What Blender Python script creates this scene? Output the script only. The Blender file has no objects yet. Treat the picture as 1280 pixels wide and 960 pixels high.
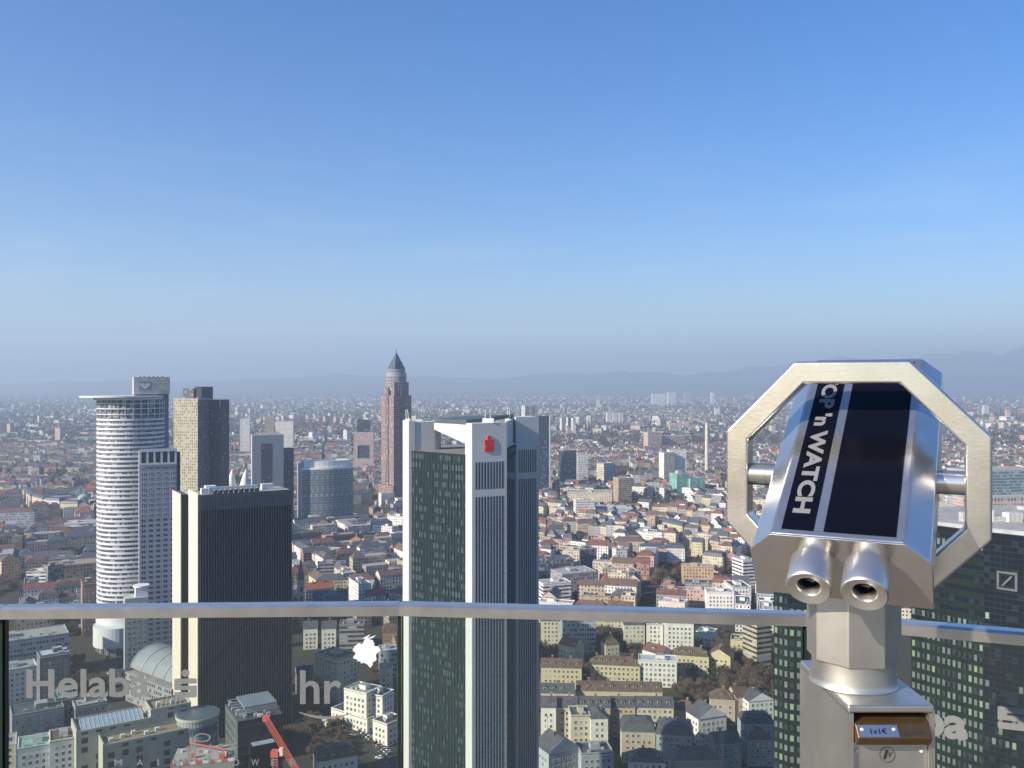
import bpy, bmesh, math, random
from mathutils import Vector, Matrix
import numpy as np
R = math.radians
F = 1100.0; CZ = 201.6
S = bpy.context.scene
COL = S.collection
# ------------------------------------------------------------------ camera, sky, sun, exposure
cam_d = bpy.data.cameras.new("camera"); cam = bpy.data.objects.new("camera", cam_d); COL.objects.link(cam)
cam.location = (0, 0, CZ); cam.rotation_euler = (R(90), 0, 0)
cam_d.sensor_width = 36; cam_d.lens = 36*F/1280; cam_d.clip_start = 0.05; cam_d.clip_end = 90000
S.camera = cam
SUN_EL, SUN_BACK = 27.0, 31.0          # elevation; how far behind the left hand the sun stands
sdir = Vector((-math.cos(R(SUN_BACK))*math.cos(R(SUN_EL)), -math.sin(R(SUN_BACK))*math.cos(R(SUN_EL)), math.sin(R(SUN_EL))))
w = bpy.data.worlds.new("World"); S.world = w; w.use_nodes = True
nt = w.node_tree; bg = nt.nodes['Background']
sky = nt.nodes.new('ShaderNodeTexSky'); sky.sky_type = 'NISHITA'; sky.sun_disc = False
sky.sun_elevation = R(SUN_EL); sky.sun_rotation = math.atan2(sdir.x, sdir.y)
sky.altitude = 200; sky.air_density = 1.0; sky.dust_density = 0.6; sky.ozone_density = 3.0
hs = nt.nodes.new('ShaderNodeHueSaturation'); hs.inputs['Saturation'].default_value = 1.42; hs.inputs['Hue'].default_value = 0.511
nt.links.new(sky.outputs[0], hs.inputs['Color'])
# faint high wisps, laid out by direction in the sky
tc = nt.nodes.new('ShaderNodeTexCoord'); sx = nt.nodes.new('ShaderNodeSeparateXYZ'); nt.links.new(tc.outputs['Generated'], sx.inputs[0])
def wm(op, a, b=None):
    n = nt.nodes.new('ShaderNodeMath'); n.operation = op
    for i, v in enumerate((a, b)):
        if v is None: continue
        if isinstance(v, (int, float)): n.inputs[i].default_value = v
        else: nt.links.new(v, n.inputs[i])
    return n.outputs[0]
mp = nt.nodes.new('ShaderNodeMapping'); mp.inputs['Scale'].default_value = (3.2, 3.2, 26); mp.inputs['Location'].default_value = (.4, .0, .35); nt.links.new(tc.outputs['Generated'], mp.inputs[0])
nz = nt.nodes.new('ShaderNodeTexNoise'); nz.inputs['Scale'].default_value = 1.6; nz.inputs['Detail'].default_value = 6; nz.inputs['Roughness'].default_value = .55; nt.links.new(mp.outputs[0], nz.inputs['Vector'])
mr = nt.nodes.new('ShaderNodeMapRange'); mr.inputs['From Min'].default_value = .53; mr.inputs['From Max'].default_value = .80; mr.clamp = True; nt.links.new(nz.outputs['Fac'], mr.inputs['Value'])
band = wm('MAXIMUM', wm('SUBTRACT', 1.0, wm('DIVIDE', wm('ABSOLUTE', wm('SUBTRACT', sx.outputs[2], .13)), .14)), 0.0)
mxw = nt.nodes.new('ShaderNodeMix'); mxw.data_type = 'RGBA'; nt.links.new(wm('MULTIPLY', wm('MULTIPLY', mr.outputs[0], band), .2), mxw.inputs[0])
nt.links.new(hs.outputs[0], mxw.inputs[6]); mxw.inputs[7].default_value = (6.0, 5.9, 6.6, 1); nt.links.new(mxw.outputs[2], bg.inputs['Color'])
bg.inputs['Strength'].default_value = 0.094
sl = bpy.data.lights.new("sun", 'SUN'); sl.energy = 5.0; sl.angle = R(0.53); sl.color = (1.0, 0.9, 0.76)
sun = bpy.data.objects.new("sun", sl); COL.objects.link(sun); sun.rotation_euler = sdir.to_track_quat('Z', 'Y').to_euler()
S.view_settings.view_transform = 'Standard'; S.view_settings.look = 'None'; S.view_settings.gamma = 1
S.view_settings.exposure = 0.92
S.cycles.use_denoising = True; S.cycles.max_bounces = 8; S.cycles.diffuse_bounces = 2; S.cycles.glossy_bounces = 3
S.cycles.transparent_max_bounces = 12; S.cycles.volume_bounces = 0; S.cycles.caustics_reflective = False; S.cycles.caustics_refractive = False
rnd = random.Random(7)
HAZE = 1.3e-4

# ------------------------------------------------------------------ materials
def nmat(name):
    m = bpy.data.materials.new(name); m.use_nodes = True
    return m, m.node_tree, m.node_tree.nodes['Principled BSDF']
def math_(nt, op, a, b=None, c=None):
    n = nt.nodes.new('ShaderNodeMath'); n.operation = op
    for i, v in enumerate((a, b, c)):
        if v is None: continue
        if isinstance(v, (int, float)): n.inputs[i].default_value = v
        else: nt.links.new(v, n.inputs[i])
    return n.outputs[0]
def mixc(nt, f, a, b):
    n = nt.nodes.new('ShaderNodeMix'); n.data_type = 'RGBA'
    for i, v in ((0, f), (6, a), (7, b)):
        if isinstance(v, (int, float)): n.inputs[i].default_value = v
        elif isinstance(v, tuple): n.inputs[i].default_value = (*v, 1)
        else: nt.links.new(v, n.inputs[i])
    return n.outputs[2]
def noise(nt, scale, detail=3, vec=None, rough=0.6):
    n = nt.nodes.new('ShaderNodeTexNoise'); n.inputs['Scale'].default_value = scale; n.inputs['Detail'].default_value = detail
    n.inputs['Roughness'].default_value = rough
    if vec is None:
        tc = nt.nodes.new('ShaderNodeNewGeometry'); vec = tc.outputs['Position']
    nt.links.new(vec, n.inputs['Vector']); return n.outputs['Fac']
def ramp(nt, f, stops):
    r = nt.nodes.new('ShaderNodeValToRGB'); e = r.color_ramp.elements
    while len(e) < len(stops): e.new(0.5)
    for q, (p, c) in zip(e, stops): q.position = p; q.color = (*c, 1)
    nt.links.new(f, r.inputs[0]); return r.outputs[0]
MC = {}
def flat(name, col, rough=0.75, var=0.18, scale=0.25, metal=0, spec=0.4):
    if name in MC: return MC[name]
    m, nt, b = nmat(name)
    f = noise(nt, scale, 4)
    c2 = tuple(min(1, x*(1-var)) for x in col); c3 = tuple(min(1, x*(1+var)) for x in col)
    nt.links.new(ramp(nt, f, [(0.3, c2), (0.7, c3)]), b.inputs['Base Color'])
    b.inputs['Roughness'].default_value = rough; b.inputs['Metallic'].default_value = metal
    b.inputs['Specular IOR Level'].default_value = spec
    MC[name] = m; return m
def facade(name, wall, glass=(.035, .045, .055), cw=2.9, ch=3.2, fw=.42, fh=.5, blind=.25, lit=0.0, gr=.15, shop=False, blindc=(.35, .36, .36), litc=(.75, 1.0, .45), var=.14, bandc=None, spec=.4):
    """wall with a grid of windows laid out in metres over the wall's own UVs"""
    if name in MC: return MC[name]
    m, nt, b = nmat(name)
    uvn = nt.nodes.new('ShaderNodeUVMap'); uvn.uv_map = 'UVMap'
    sp = nt.nodes.new('ShaderNodeSeparateXYZ'); nt.links.new(uvn.outputs[0], sp.inputs[0])
    u = math_(nt, 'DIVIDE', sp.outputs[0], cw); v = math_(nt, 'DIVIDE', sp.outputs[1], ch)
    fu = math_(nt, 'ABSOLUTE', math_(nt, 'SUBTRACT', math_(nt, 'FRACT', u), .5))
    fv = math_(nt, 'ABSOLUTE', math_(nt, 'SUBTRACT', math_(nt, 'FRACT', v), .5))
    mu = math_(nt, 'LESS_THAN', fu, fw/2); mv = math_(nt, 'LESS_THAN', fv, fh/2)
    mk = math_(nt, 'MULTIPLY', mu, mv)
    mk = math_(nt, 'MULTIPLY', mk, math_(nt, 'GREATER_THAN', sp.outputs[1], 0.05))
    cb = nt.nodes.new('ShaderNodeCombineXYZ')
    nt.links.new(math_(nt, 'FLOOR', u), cb.inputs[0]); nt.links.new(math_(nt, 'FLOOR', v), cb.inputs[1])
    oi = nt.nodes.new('ShaderNodeObjectInfo'); nt.links.new(math_(nt, 'MULTIPLY', oi.outputs['Random'], 91.0), cb.inputs[2])
    wn = nt.nodes.new('ShaderNodeTexWhiteNoise'); wn.noise_dimensions = '3D'; nt.links.new(cb.outputs[0], wn.inputs['Vector'])
    cl = nt.nodes.new('ShaderNodeTexNoise'); cl.inputs['Scale'].default_value = .17; cl.inputs['Detail'].default_value = 2; nt.links.new(cb.outputs[0], cl.inputs['Vector'])
    isb = math_(nt, 'LESS_THAN', wn.outputs['Value'], math_(nt, 'MULTIPLY', math_(nt, 'MULTIPLY', math_(nt, 'POWER', cl.outputs['Fac'], 2.0), 4.0), blind))
    # panes never hang quite parallel: tilt each a little
    gn = nt.nodes.new('ShaderNodeNewGeometry'); va = nt.nodes.new('ShaderNodeVectorMath'); va.operation = 'MULTIPLY_ADD'
    nt.links.new(wn.outputs['Color'], va.inputs[0]); va.inputs[1].default_value = (.05, .05, .05); nt.links.new(gn.outputs['Normal'], va.inputs[2])
    vs_ = nt.nodes.new('ShaderNodeVectorMath'); vs_.operation = 'SUBTRACT'; nt.links.new(va.outputs[0], vs_.inputs[0]); vs_.inputs[1].default_value = (.025, .025, .025)
    vn = nt.nodes.new('ShaderNodeVectorMath'); vn.operation = 'NORMALIZE'; nt.links.new(vs_.outputs[0], vn.inputs[0]); nt.links.new(vn.outputs[0], b.inputs['Normal'])
    gc = mixc(nt, isb, glass, blindc)
    f = noise(nt, .12, 4)
    wc = ramp(nt, f, [(.3, tuple(x*(1-var) for x in wall)), (.7, tuple(min(1, x*(1+var)) for x in wall))])
    if bandc:
        wc = mixc(nt, math_(nt, 'GREATER_THAN', fv, fh/2), wc, bandc)
    nt.links.new(mixc(nt, mk, wc, gc), b.inputs['Base Color'])
    nt.links.new(math_(nt, 'SUBTRACT', .8, math_(nt, 'MULTIPLY', mk, .8-gr)), b.inputs['Roughness'])
    b.inputs['Specular IOR Level'].default_value = spec
    if lit > 0:
        il = math_(nt, 'MULTIPLY', math_(nt, 'GREATER_THAN', wn.outputs['Value'], 1-lit), mk)
        b.inputs['Emission Color'].default_value = (*litc, 1)
        nt.links.new(math_(nt, 'MULTIPLY', il, .45), b.inputs['Emission Strength'])
    MC[name] = m; return m
def steel(name, col=(.62, .59, .54), rough=.27, sc=(400, 400, 6), bump=.04, metal=.9):
    m, nt, b = nmat(name)
    tc = nt.nodes.new('ShaderNodeTexCoord'); mp = nt.nodes.new('ShaderNodeMapping'); mp.inputs['Scale'].default_value = sc
    nt.links.new(tc.outputs['Object'], mp.inputs[0])
    f = noise(nt, 1.0, 2, mp.outputs[0]); f2 = noise(nt, 14, 4, tc.outputs['Object'])
    nt.links.new(ramp(nt, f2, [(.3, tuple(x*.9 for x in col)), (.7, tuple(min(1, x*1.06) for x in col))]), b.inputs['Base Color'])
    nt.links.new(math_(nt, 'ADD', math_(nt, 'MULTIPLY', f2, .16), rough-.08), b.inputs['Roughness'])
    bp = nt.nodes.new('ShaderNodeBump'); bp.inputs['Strength'].default_value = bump; bp.inputs['Distance'].default_value = .002
    nt.links.new(f, bp.inputs['Height']); nt.links.new(bp.outputs[0], b.inputs['Normal'])
    b.inputs['Metallic'].default_value = metal
    return m
WALLS = {'cream': (.56, .50, .37), 'yellow': (.55, .48, .28), 'white': (.70, .68, .63), 'grey': (.29, .29, .285), 'beige': (.44, .37, .28),
         'orange': (.52, .36, .21), 'pink': (.52, .37, .31), 'brick red': (.32, .17, .12), 'pale blue': (.34, .38, .42), 'tan': (.38, .30, .20), 'dark grey': (.12, .13, .14), 'pale green': (.42, .47, .36)}
ROOFS = {'slate': (.085, .09, .10), 'brown': (.13, .09, .068), 'red': (.165, .08, .06), 'orange': (.28, .115, .06), 'gravel': (.32, .31, .29), 'copper green': (.20, .36, .29), 'pale metal': (.45, .47, .5), 'tan': (.30, .25, .17)}
def wallm(c, style='houses'):
    col = WALLS[c]
    if style == 'plain': return flat('wall_'+c, col, .85, .1, .2)
    if style == 'office': return facade('office_'+c, col, cw=1.9, ch=3.5, fw=.72, fh=.48, blind=.3)
    if style == 'band': return facade('band_'+c, col, cw=6.0, ch=3.4, fw=.96, fh=.45, blind=.15)
    return facade('houses_'+c, col)
def roofm(c): return flat('roof_'+c, ROOFS[c], .55, .3, .35)
M_win = flat('window_glass', (.03, .038, .045), .08, .2, .3, 0, .6)
M_blind = flat('window_blind', (.30, .31, .31), .5)
M_frame = flat('white_paint', (.72, .71, .68), .5, .05)
M_dark = flat('dark_metal', (.03, .032, .036), .4)
M_equip = flat('roof_equipment', (.42, .42, .41), .5, .3, 1.5)

# ------------------------------------------------------------------ mesh helpers
class MB:
    def __init__(s): s.v = []; s.f = []; s.mi = []; s.uv = []; s.mats = []
    def mat(s, m):
        if m not in s.mats: s.mats.append(m)
        return s.mats.index(m)
    def face(s, pts, m, uv=None):
        b = len(s.v); s.v += [tuple(p) for p in pts]; s.f.append(tuple(range(b, b+len(pts)))); s.mi.append(s.mat(m))
        s.uv.append(uv or [(0, 0)]*len(pts))
    def wallq(s, a, b, z0, z1, m, u0=0.0, vz=None):      # a->b seen from outside left to right
        L = math.hypot(b[0]-a[0], b[1]-a[1]); vz = z0 if vz is None else vz
        s.face([(a[0], a[1], z0), (b[0], b[1], z0), (b[0], b[1], z1), (a[0], a[1], z1)], m, [(u0, z0-vz), (u0+L, z0-vz), (u0+L, z1-vz), (u0, z1-vz)])
    def prism(s, poly, z0, z1, mw, mt=None, vz=None):    # poly counter-clockwise
        n = len(poly)
        for i in range(n): s.wallq(poly[i], poly[(i+1) % n], z0, z1, mw, 0, vz)
        s.face([(x, y, z1) for x, y in poly], mt or mw); s.face([(x, y, z0) for x, y in reversed(poly)], mt or mw)
    def box(s, x0, x1, y0, y1, z0, z1, m, mt=None): s.prism([(x0, y0), (x1, y0), (x1, y1), (x0, y1)], z0, z1, m, mt)
    def beam(s, a, b, r, m, n=4):
        a = Vector(a); b = Vector(b); d = (b-a)
        if d.length < 1e-6: return
        d.normalize(); up = Vector((0, 0, 1)) if abs(d.z) < .95 else Vector((1, 0, 0)); p = d.cross(up).normalized(); q = d.cross(p)
        A = []; B = []
        for i in range(n):
            t = 2*math.pi*(i+.5)/n; o = (p*math.cos(t)+q*math.sin(t))*r; A.append(a+o); B.append(b+o)
        for i in range(n):
            j = (i+1) % n; s.face([A[j], A[i], B[i], B[j]], m)
        s.face(A, m); s.face(list(reversed(B)), m)
    def build(s, name, parent=None, smooth=False, merge=False):
        me = bpy.data.meshes.new(name); me.from_pydata(s.v, [], s.f)
        for m in s.mats: me.materials.append(m)
        me.polygons.foreach_set('material_index', s.mi)
        ul = me.uv_layers.new(name='UVMap'); ul.data.foreach_set('uv', [c for f in s.uv for p in f for c in p])
        if merge or smooth:
            bm = bmesh.new(); bm.from_mesh(me); bmesh.ops.remove_doubles(bm, verts=bm.verts, dist=1e-4)
            bmesh.ops.recalc_face_normals(bm, faces=bm.faces); bm.to_mesh(me); bm.free()
        if smooth:
            me.polygons.foreach_set('use_smooth', [True]*len(me.polygons))
            if hasattr(me, 'set_sharp_from_angle'): me.set_sharp_from_angle(angle=R(35))
        o = bpy.data.objects.new(name, me); COL.objects.link(o)
        if parent: o.parent = parent
        return o
def ngon(cx, cy, r, n, a0=0, ry=None): return [(cx+r*math.cos(a0+2*math.pi*i/n), cy+(ry or r)*math.sin(a0+2*math.pi*i/n)) for i in range(n)]
def root(name, loc, rz, label, cat, group=None):
    o = bpy.data.objects.new(name, None); COL.objects.link(o); o.location = loc; o.rotation_euler = (0, 0, rz)
    o.empty_display_size = .3
    o['label'] = label; o['category'] = cat
    if group: o['group'] = group
    return o
def struct(o): o['kind'] = 'structure'; return o
def inst(me, name, parent, loc, rz=0, scale=None):
    o = bpy.data.objects.new(name, me); COL.objects.link(o); o.parent = parent; o.location = loc; o.rotation_euler = (0, 0, rz)
    if scale: o.scale = scale
    return o
def P(px, py, Y): return Vector(((px-640)/F*Y, Y, CZ+(480-py)/F*Y))
def G(px, py): return P(px, py, CZ*F/(py-480))
def tpx(p): return 640+F*p[0]/p[1], 480-F*(p[2]-CZ)/p[1]

# ------------------------------------------------------------------ ground, hills
def ground():
    m, nt, b = nmat('city_ground')
    g = nt.nodes.new('ShaderNodeNewGeometry'); pos = g.outputs['Position']
    n1 = noise(nt, .02, 6, pos, .65); n2 = noise(nt, .0012, 5, pos, .6); n3 = noise(nt, .3, 3, pos)
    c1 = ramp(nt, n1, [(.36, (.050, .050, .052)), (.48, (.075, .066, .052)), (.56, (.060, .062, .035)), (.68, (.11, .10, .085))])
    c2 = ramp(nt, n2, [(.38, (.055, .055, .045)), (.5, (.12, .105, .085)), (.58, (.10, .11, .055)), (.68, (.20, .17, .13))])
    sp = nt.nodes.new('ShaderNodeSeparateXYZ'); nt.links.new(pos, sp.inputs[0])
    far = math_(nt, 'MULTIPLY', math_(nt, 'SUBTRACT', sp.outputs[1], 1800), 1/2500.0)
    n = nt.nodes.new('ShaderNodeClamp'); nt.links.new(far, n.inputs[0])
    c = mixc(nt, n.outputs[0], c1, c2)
    c = mixc(nt, math_(nt, 'MULTIPLY', n3, .35), c, (.04, .04, .04))
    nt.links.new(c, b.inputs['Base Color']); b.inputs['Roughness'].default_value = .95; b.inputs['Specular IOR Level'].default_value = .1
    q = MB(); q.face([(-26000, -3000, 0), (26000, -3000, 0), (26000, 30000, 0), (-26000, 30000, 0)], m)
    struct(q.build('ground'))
ground()
def hills():
    m = flat('hill_forest', (.045, .055, .035), .95, .3, .002)
    prof = [(-300, 480), (0, 479), (120, 477), (250, 475), (400, 471), (520, 470), (640, 471), (760, 467), (900, 463), (1000, 456), (1080, 450), (1160, 441), (1230, 437), (1290, 440), (1400, 446), (1600, 452)]
    rr = random.Random(3); nx, ny = 240, 26
    vs = []
    ph = [rr.random()*9 for _ in range(12)]
    for j in range(ny):
        d = j/(ny-1); Y = 13500+d*10500
        for i in range(nx):
            px = -300+1900*i/(nx-1)
            for k in range(len(prof)-1):
                if prof[k][0] <= px <= prof[k+1][0]:
                    t = (px-prof[k][0])/(prof[k+1][0]-prof[k][0]); t = t*t*(3-2*t); y = prof[k][1]*(1-t)+prof[k+1][1]*t
            H = CZ+(480-y)/F*20000
            env = math.sin(min(1, d*1.5)*math.pi/2)**2.2 if d < .67 else 1-(d-.67)*1.2
            wob = 1+.10*math.sin(px*.021+ph[0]+d*5)+.07*math.sin(px*.05+ph[1]-d*9)+.04*math.sin(px*.11+ph[2]+d*13)
            wob2 = .03*math.sin(px*.23+ph[3]+d*21)
            vs.append(((px-640)/F*Y, Y, max(-5, H*env*(wob+wob2)*(1 if d > .3 else (.6+.4*d/.3)))))
    fs = [(j*nx+i, j*nx+i+1, (j+1)*nx+i+1, (j+1)*nx+i) for j in range(ny-1) for i in range(nx-1)]
    me = bpy.data.meshes.new('hills'); me.from_pydata(vs, [], fs); me.materials.append(m)
    me.polygons.foreach_set('use_smooth', [True]*len(fs))
    o = bpy.data.objects.new('hills', me); COL.objects.link(o); struct(o)
hills()
# ------------------------------------------------------------------ haze
def haze():
    m = bpy.data.materials.new('haze'); m.use_nodes = True; nt = m.node_tree
    nt.nodes.remove(nt.nodes['Principled BSDF'])
    v = nt.nodes.new('ShaderNodeVolumePrincipled'); v.inputs['Color'].default_value = (.63, .80, 1.0, 1)
    v.inputs['Density'].default_value = HAZE; v.inputs['Anisotropy'].default_value = .1
    nt.links.new(v.outputs[0], nt.nodes['Material Output'].inputs['Volume'])
    q = MB(); q.box(-25500, 25500, -2500, 29500, -12, 1150, m)
    o = q.build('haze'); o['kind'] = 'stuff'
haze()

# ------------------------------------------------------------------ generic building
PLACED = []      # (cx, cy, ux, uy, hw, hd)
def obb(x, y, th, w, d, pad=0):
    c, s = math.cos(th), math.sin(th)
    return (x+c*w/2-s*d/2, y+s*w/2+c*d/2, c, s, w/2+pad, d/2+pad)
def hit(a, b):
    dx, dy = b[0]-a[0], b[1]-a[1]
    if dx*dx+dy*dy > (a[4]+a[5]+b[4]+b[5])**2: return False
    for ax, ay in ((a[2], a[3]), (-a[3], a[2]), (b[2], b[3]), (-b[3], b[2])):
        ra = a[4]*abs(a[2]*ax+a[3]*ay)+a[5]*abs(-a[3]*ax+a[2]*ay)
        rb = b[4]*abs(b[2]*ax+b[3]*ay)+b[5]*abs(-b[3]*ax+b[2]*ay)
        if abs(dx*ax+dy*ay) > ra+rb: return False
    return True
_wm = {}
def window_mesh(kind, w=1.25, h=1.6):
    k = (kind, w, h)
    if k not in _wm:
        q = MB(); g = M_win if kind == 0 else M_blind
        q.face([(-w/2, -.05, 0), (w/2, -.05, 0), (w/2, -.05, h), (-w/2, -.05, h)], g)
        t = .14
        for a in ((-w/2-t, w/2+t, -t, 0), (-w/2-t, w/2+t, h, h+t), (-w/2-t, -w/2, 0, h), (w/2, w/2+t, 0, h), (-.04, .04, 0, h)):
            q.box(a[0], a[1], -.1, .0, a[2], a[3], M_frame)
        o = q.build('window'); _wm[k] = o.data; bpy.data.objects.remove(o)
    return _wm[k]
def add_windows(r, w, d, h, sides=('front',), cw=2.9, ch=3.2, ww=1.25, wh=1.6, cap=100, name='window', rr=rnd, z0=1.1):
    spots = []
    for sd in sides:
        L = w if sd in ('front',) else d
        nc = max(1, int((L-1)/cw)); nr = max(1, int((h-.6)/ch)); off = (L-(nc-1)*cw)/2
        for i in range(nc):
            for j in range(nr):
                a = off+i*cw; z = z0+j*ch
                if z+wh > h: continue
                if sd == 'front': spots.append((j, (a, 0, z), 0))
                elif sd == 'left': spots.append((j, (0, a, z), -math.pi/2))
                elif sd == 'right': spots.append((j, (w, a, z), math.pi/2))
    spots.sort(key=lambda s: -s[0])
    for k, (j, loc, rz) in enumerate(spots[:cap]):
        inst(window_mesh(0 if rr.random() > .25 else 1, ww, wh), name, r, loc, rz)
    if spots[cap:]:
        q = MB()
        for j, loc, rz in spots[cap:]:
            mtx = Matrix.Translation(loc) @ Matrix.Rotation(rz, 4, 'Z')
            q.face([mtx @ Vector(p) for p in ((-ww/2, -.05, 0), (ww/2, -.05, 0), (ww/2, -.05, wh), (-ww/2, -.05, wh))], M_win if rr.random() > .25 else M_blind)
        o = q.build(name, r); o['kind'] = 'stuff'
_dm = {}
def dormer_mesh(wc, rc):
    if (wc, rc) not in _dm:
        q = MB(); a = wallm(wc, 'plain')
        q.box(-.9, .9, 0, 2.2, 0, 1.7, a, roofm(rc)); q.face([(-.55, -.03, .4), (.55, -.03, .4), (.55, -.03, 1.4), (-.55, -.03, 1.4)], M_win)
        q.box(-1.05, 1.05, -.15, 2.2, 1.7, 1.85, roofm(rc))
        o = q.build('dormer'); _dm[(wc, rc)] = o.data; bpy.data.objects.remove(o)
    return _dm[(wc, rc)]
def roof_faces(q, kind, w, d, h, rh, rm, wm, e=.4):
    """roof over the rectangle 0..w, 0..d; walls stop at h"""
    if kind == 'gable':
        q.face([(-e, -e, h-.1), (w+e, -e, h-.1), (w+e, d/2, h+rh), (-e, d/2, h+rh)], rm)
        q.face([(w+e, d+e, h-.1), (-e, d+e, h-.1), (-e, d/2, h+rh), (w+e, d/2, h+rh)], rm)
        q.face([(-e, d+e, h-.1), (-e, -e, h-.1), (-e, d/2, h+rh)], wm); q.face([(w+e, -e, h-.1), (w+e, d+e, h-.1), (w+e, d/2, h+rh)], wm)
    elif kind == 'gablefront':
        q.face([(-e, d+e, h-.1), (-e, -e, h-.1), (w/2, -e, h+rh), (w/2, d+e, h+rh)], rm)
        q.face([(w+e, -e, h-.1), (w+e, d+e, h-.1), (w/2, d+e, h+rh), (w/2, -e, h+rh)], rm)
        q.face([(-e, -e, h-.1), (w+e, -e, h-.1), (w/2, -e, h+rh)], wm); q.face([(w+e, d+e, h-.1), (-e, d+e, h-.1), (w/2, d+e, h+rh)], wm)
    elif kind == 'hip':
        k = min(w, d)/2*.9
        if w >= d: a, b = (k, d/2, h+rh), (w-k, d/2, h+rh)
        else: a, b = (w/2, k, h+rh), (w/2, d-k, h+rh)
        c0, c1, c2, c3 = (-e, -e, h-.1), (w+e, -e, h-.1), (w+e, d+e, h-.1), (-e, d+e, h-.1)
        if w >= d:
            q.face([c0, c1, b, a], rm); q.face([c2, c3, a, b], rm); q.face([c1, c2, b], rm); q.face([c3, c0, a], rm)
        else:
            q.face([c0, c1, a], rm); q.face([c2, c3, b], rm); q.face([c1, c2, b, a], rm); q.face([c3, c0, a, b], rm)
    elif kind == 'mansard':
        i = 1.3; z1 = h+rh*.75; j = min(w, d)*.33
        A = [(-e, -e, h-.1), (w+e, -e, h-.1), (w+e, d+e, h-.1), (-e, d+e, h-.1)]
        B = [(i, i, z1), (w-i, i, z1), (w-i, d-i, z1), (i, d-i, z1)]; C = [(j, j, h+rh), (w-j, j, h+rh), (w-j, d-j, h+rh), (j, d-j, h+rh)]
        for n in range(4):
            q.face([A[n], A[(n+1) % 4], B[(n+1) % 4], B[n]], rm); q.face([B[n], B[(n+1) % 4], C[(n+1) % 4], C[n]], rm)
        q.face(C, rm)
    else:
        p = .35
        q.box(-.1, w+.1, -.1, d+.1, h, h+.35, rm)
        for a in ((-.12, w+.12, -.12, p), (-.12, w+.12, d-p, d+.12), (-.12, p, p, d-p), (w-p, w+.12, p, d-p)):
            q.box(a[0], a[1], a[2], a[3], h+.355, h+.95, wm)
CH = None
def chimney_mesh():
    global CH
    if CH is None:
        q = MB(); m = flat('chimney_brick', (.22, .12, .09), .9); q.box(-.55, .55, -.35, .35, -2.0, 1.3, m); q.box(-.62, .62, -.42, .42, 1.3, 1.5, M_equip)
        o = q.build('chimney'); CH = o.data; bpy.data.objects.remove(o)
    return CH
HMOVE = {}
BUILT = []
def house(x, y, th, w, d, h, roof, rh, wc, rc, label, cat, name, detail, style='houses', group=None, rr=rnd):
    r = root(name, (x, y, 0), th, label, cat, group)
    if detail >= 2 and style == 'houses': wm = wallm(wc, 'plain')
    else: wm = wallm(wc, style)
    q = MB()
    u = 0
    for a, b in (((0, 0), (w, 0)), ((w, 0), (w, d)), ((w, d), (0, d)), ((0, d), (0, 0))):
        L = abs(a[0]-b[0])+abs(a[1]-b[1]); n = max(1, round(L/2.9)); q.wallq(a, b, 0, h, wm)
        k = n*2.9/L; q.uv[-1] = [(p[0]*k, p[1]+.3) for p in q.uv[-1]]
    q.face([(0, 0, h), (w, 0, h), (w, d, h), (0, d, h)], roofm(rc))
    q.build('wall', r)
    q = MB(); roof_faces(q, roof, w, d, h, rh, roofm(rc), wallm(wc, 'plain')); ro = q.build('roof', r)
    if detail >= 2:
        if style == 'houses':
            sides = ['front']
            vx, vy = -(x), -(y)
            if -math.cos(th)*vx-math.sin(th)*vy > 0: sides.append('left')
            if math.cos(th)*(vx)+math.sin(th)*(vy) > abs(w): sides.append('right')
            add_windows(r, w, d, h, sides, rr=rr)
            q = MB(); q.box(-.12, w+.12, -.14, -.01, h-.45, h-.15, M_frame); q.build('cornice', r)
    if detail >= 1:
        if roof != 'flat':
            for k in range(max(1, int(w/11))):
                inst(chimney_mesh(), 'chimney', ro, (w*(k+.5)/max(1, int(w/11))+rr.uniform(-2, 2), d/2+(1.2 if roof == 'gable' else 0), h+rh-.1))
            if detail >= 2 and roof in ('gable', 'hip', 'mansard') and w > 11:
                n = max(1, int(w/4.5)); f = .28
                zz = h+rh*(f*d)/(d/2) if roof != 'mansard' else h+.5
                yy = d*f*.62 if roof != 'mansard' else .55
                for k in range(n):
                    if rr.random() < .75: inst(dormer_mesh(wc, rc), 'dormer', ro, (w*(k+.5)/n, yy, h+rh*.28 if roof != 'mansard' else h+.5))
        else:
            q = MB(); a = rr.uniform(.2, .5)*w; q.box(a, a+min(6, w*.3), d*.35, d*.7, h+.36, h+2.9, wallm(wc, 'plain'), roofm('gravel')); q.build('stair_hut', ro)
            for k in range(int(w/9)+1):
                q = MB(); a = rr.uniform(1, max(1.2, w-3)); b = rr.uniform(1, max(1.2, d*.3)); q.box(a, a+1.6, b, b+1.2, h+.36, h+1.5, M_equip); q.build('vent_unit', ro)
    PLACED.append(obb(x, y, th, w, d, 2.0))
    BUILT.append(r)
    return r
def HB(pl, yl, pr, h, thd, d, roof, wc, rc, label, cat='house', name='town_house', style='houses', rh=4.5, detail=None, group=None):
    Y = (CZ-h)*F/(yl-480); x = (pl-640)/F*Y; th = R(thd); t = (pr-640)/F
    w_ = (t*Y-x)/(math.cos(th)-t*math.sin(th))
    if detail is None: detail = 2 if Y < 760 else 1
    return house(x, Y, th, w_, d, h, roof, rh, wc, rc, label, cat, name, detail, style, group)
# ================================================================== TOWERS
def polar(th): return math.cos(th), math.sin(th)
def panel_grid(name, frame, glass, cw, ch, blind=.2, **k): return facade(name, frame, glass, cw, ch, k.pop('fw', .8), k.pop('fh', .62), blind, **k)
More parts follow.
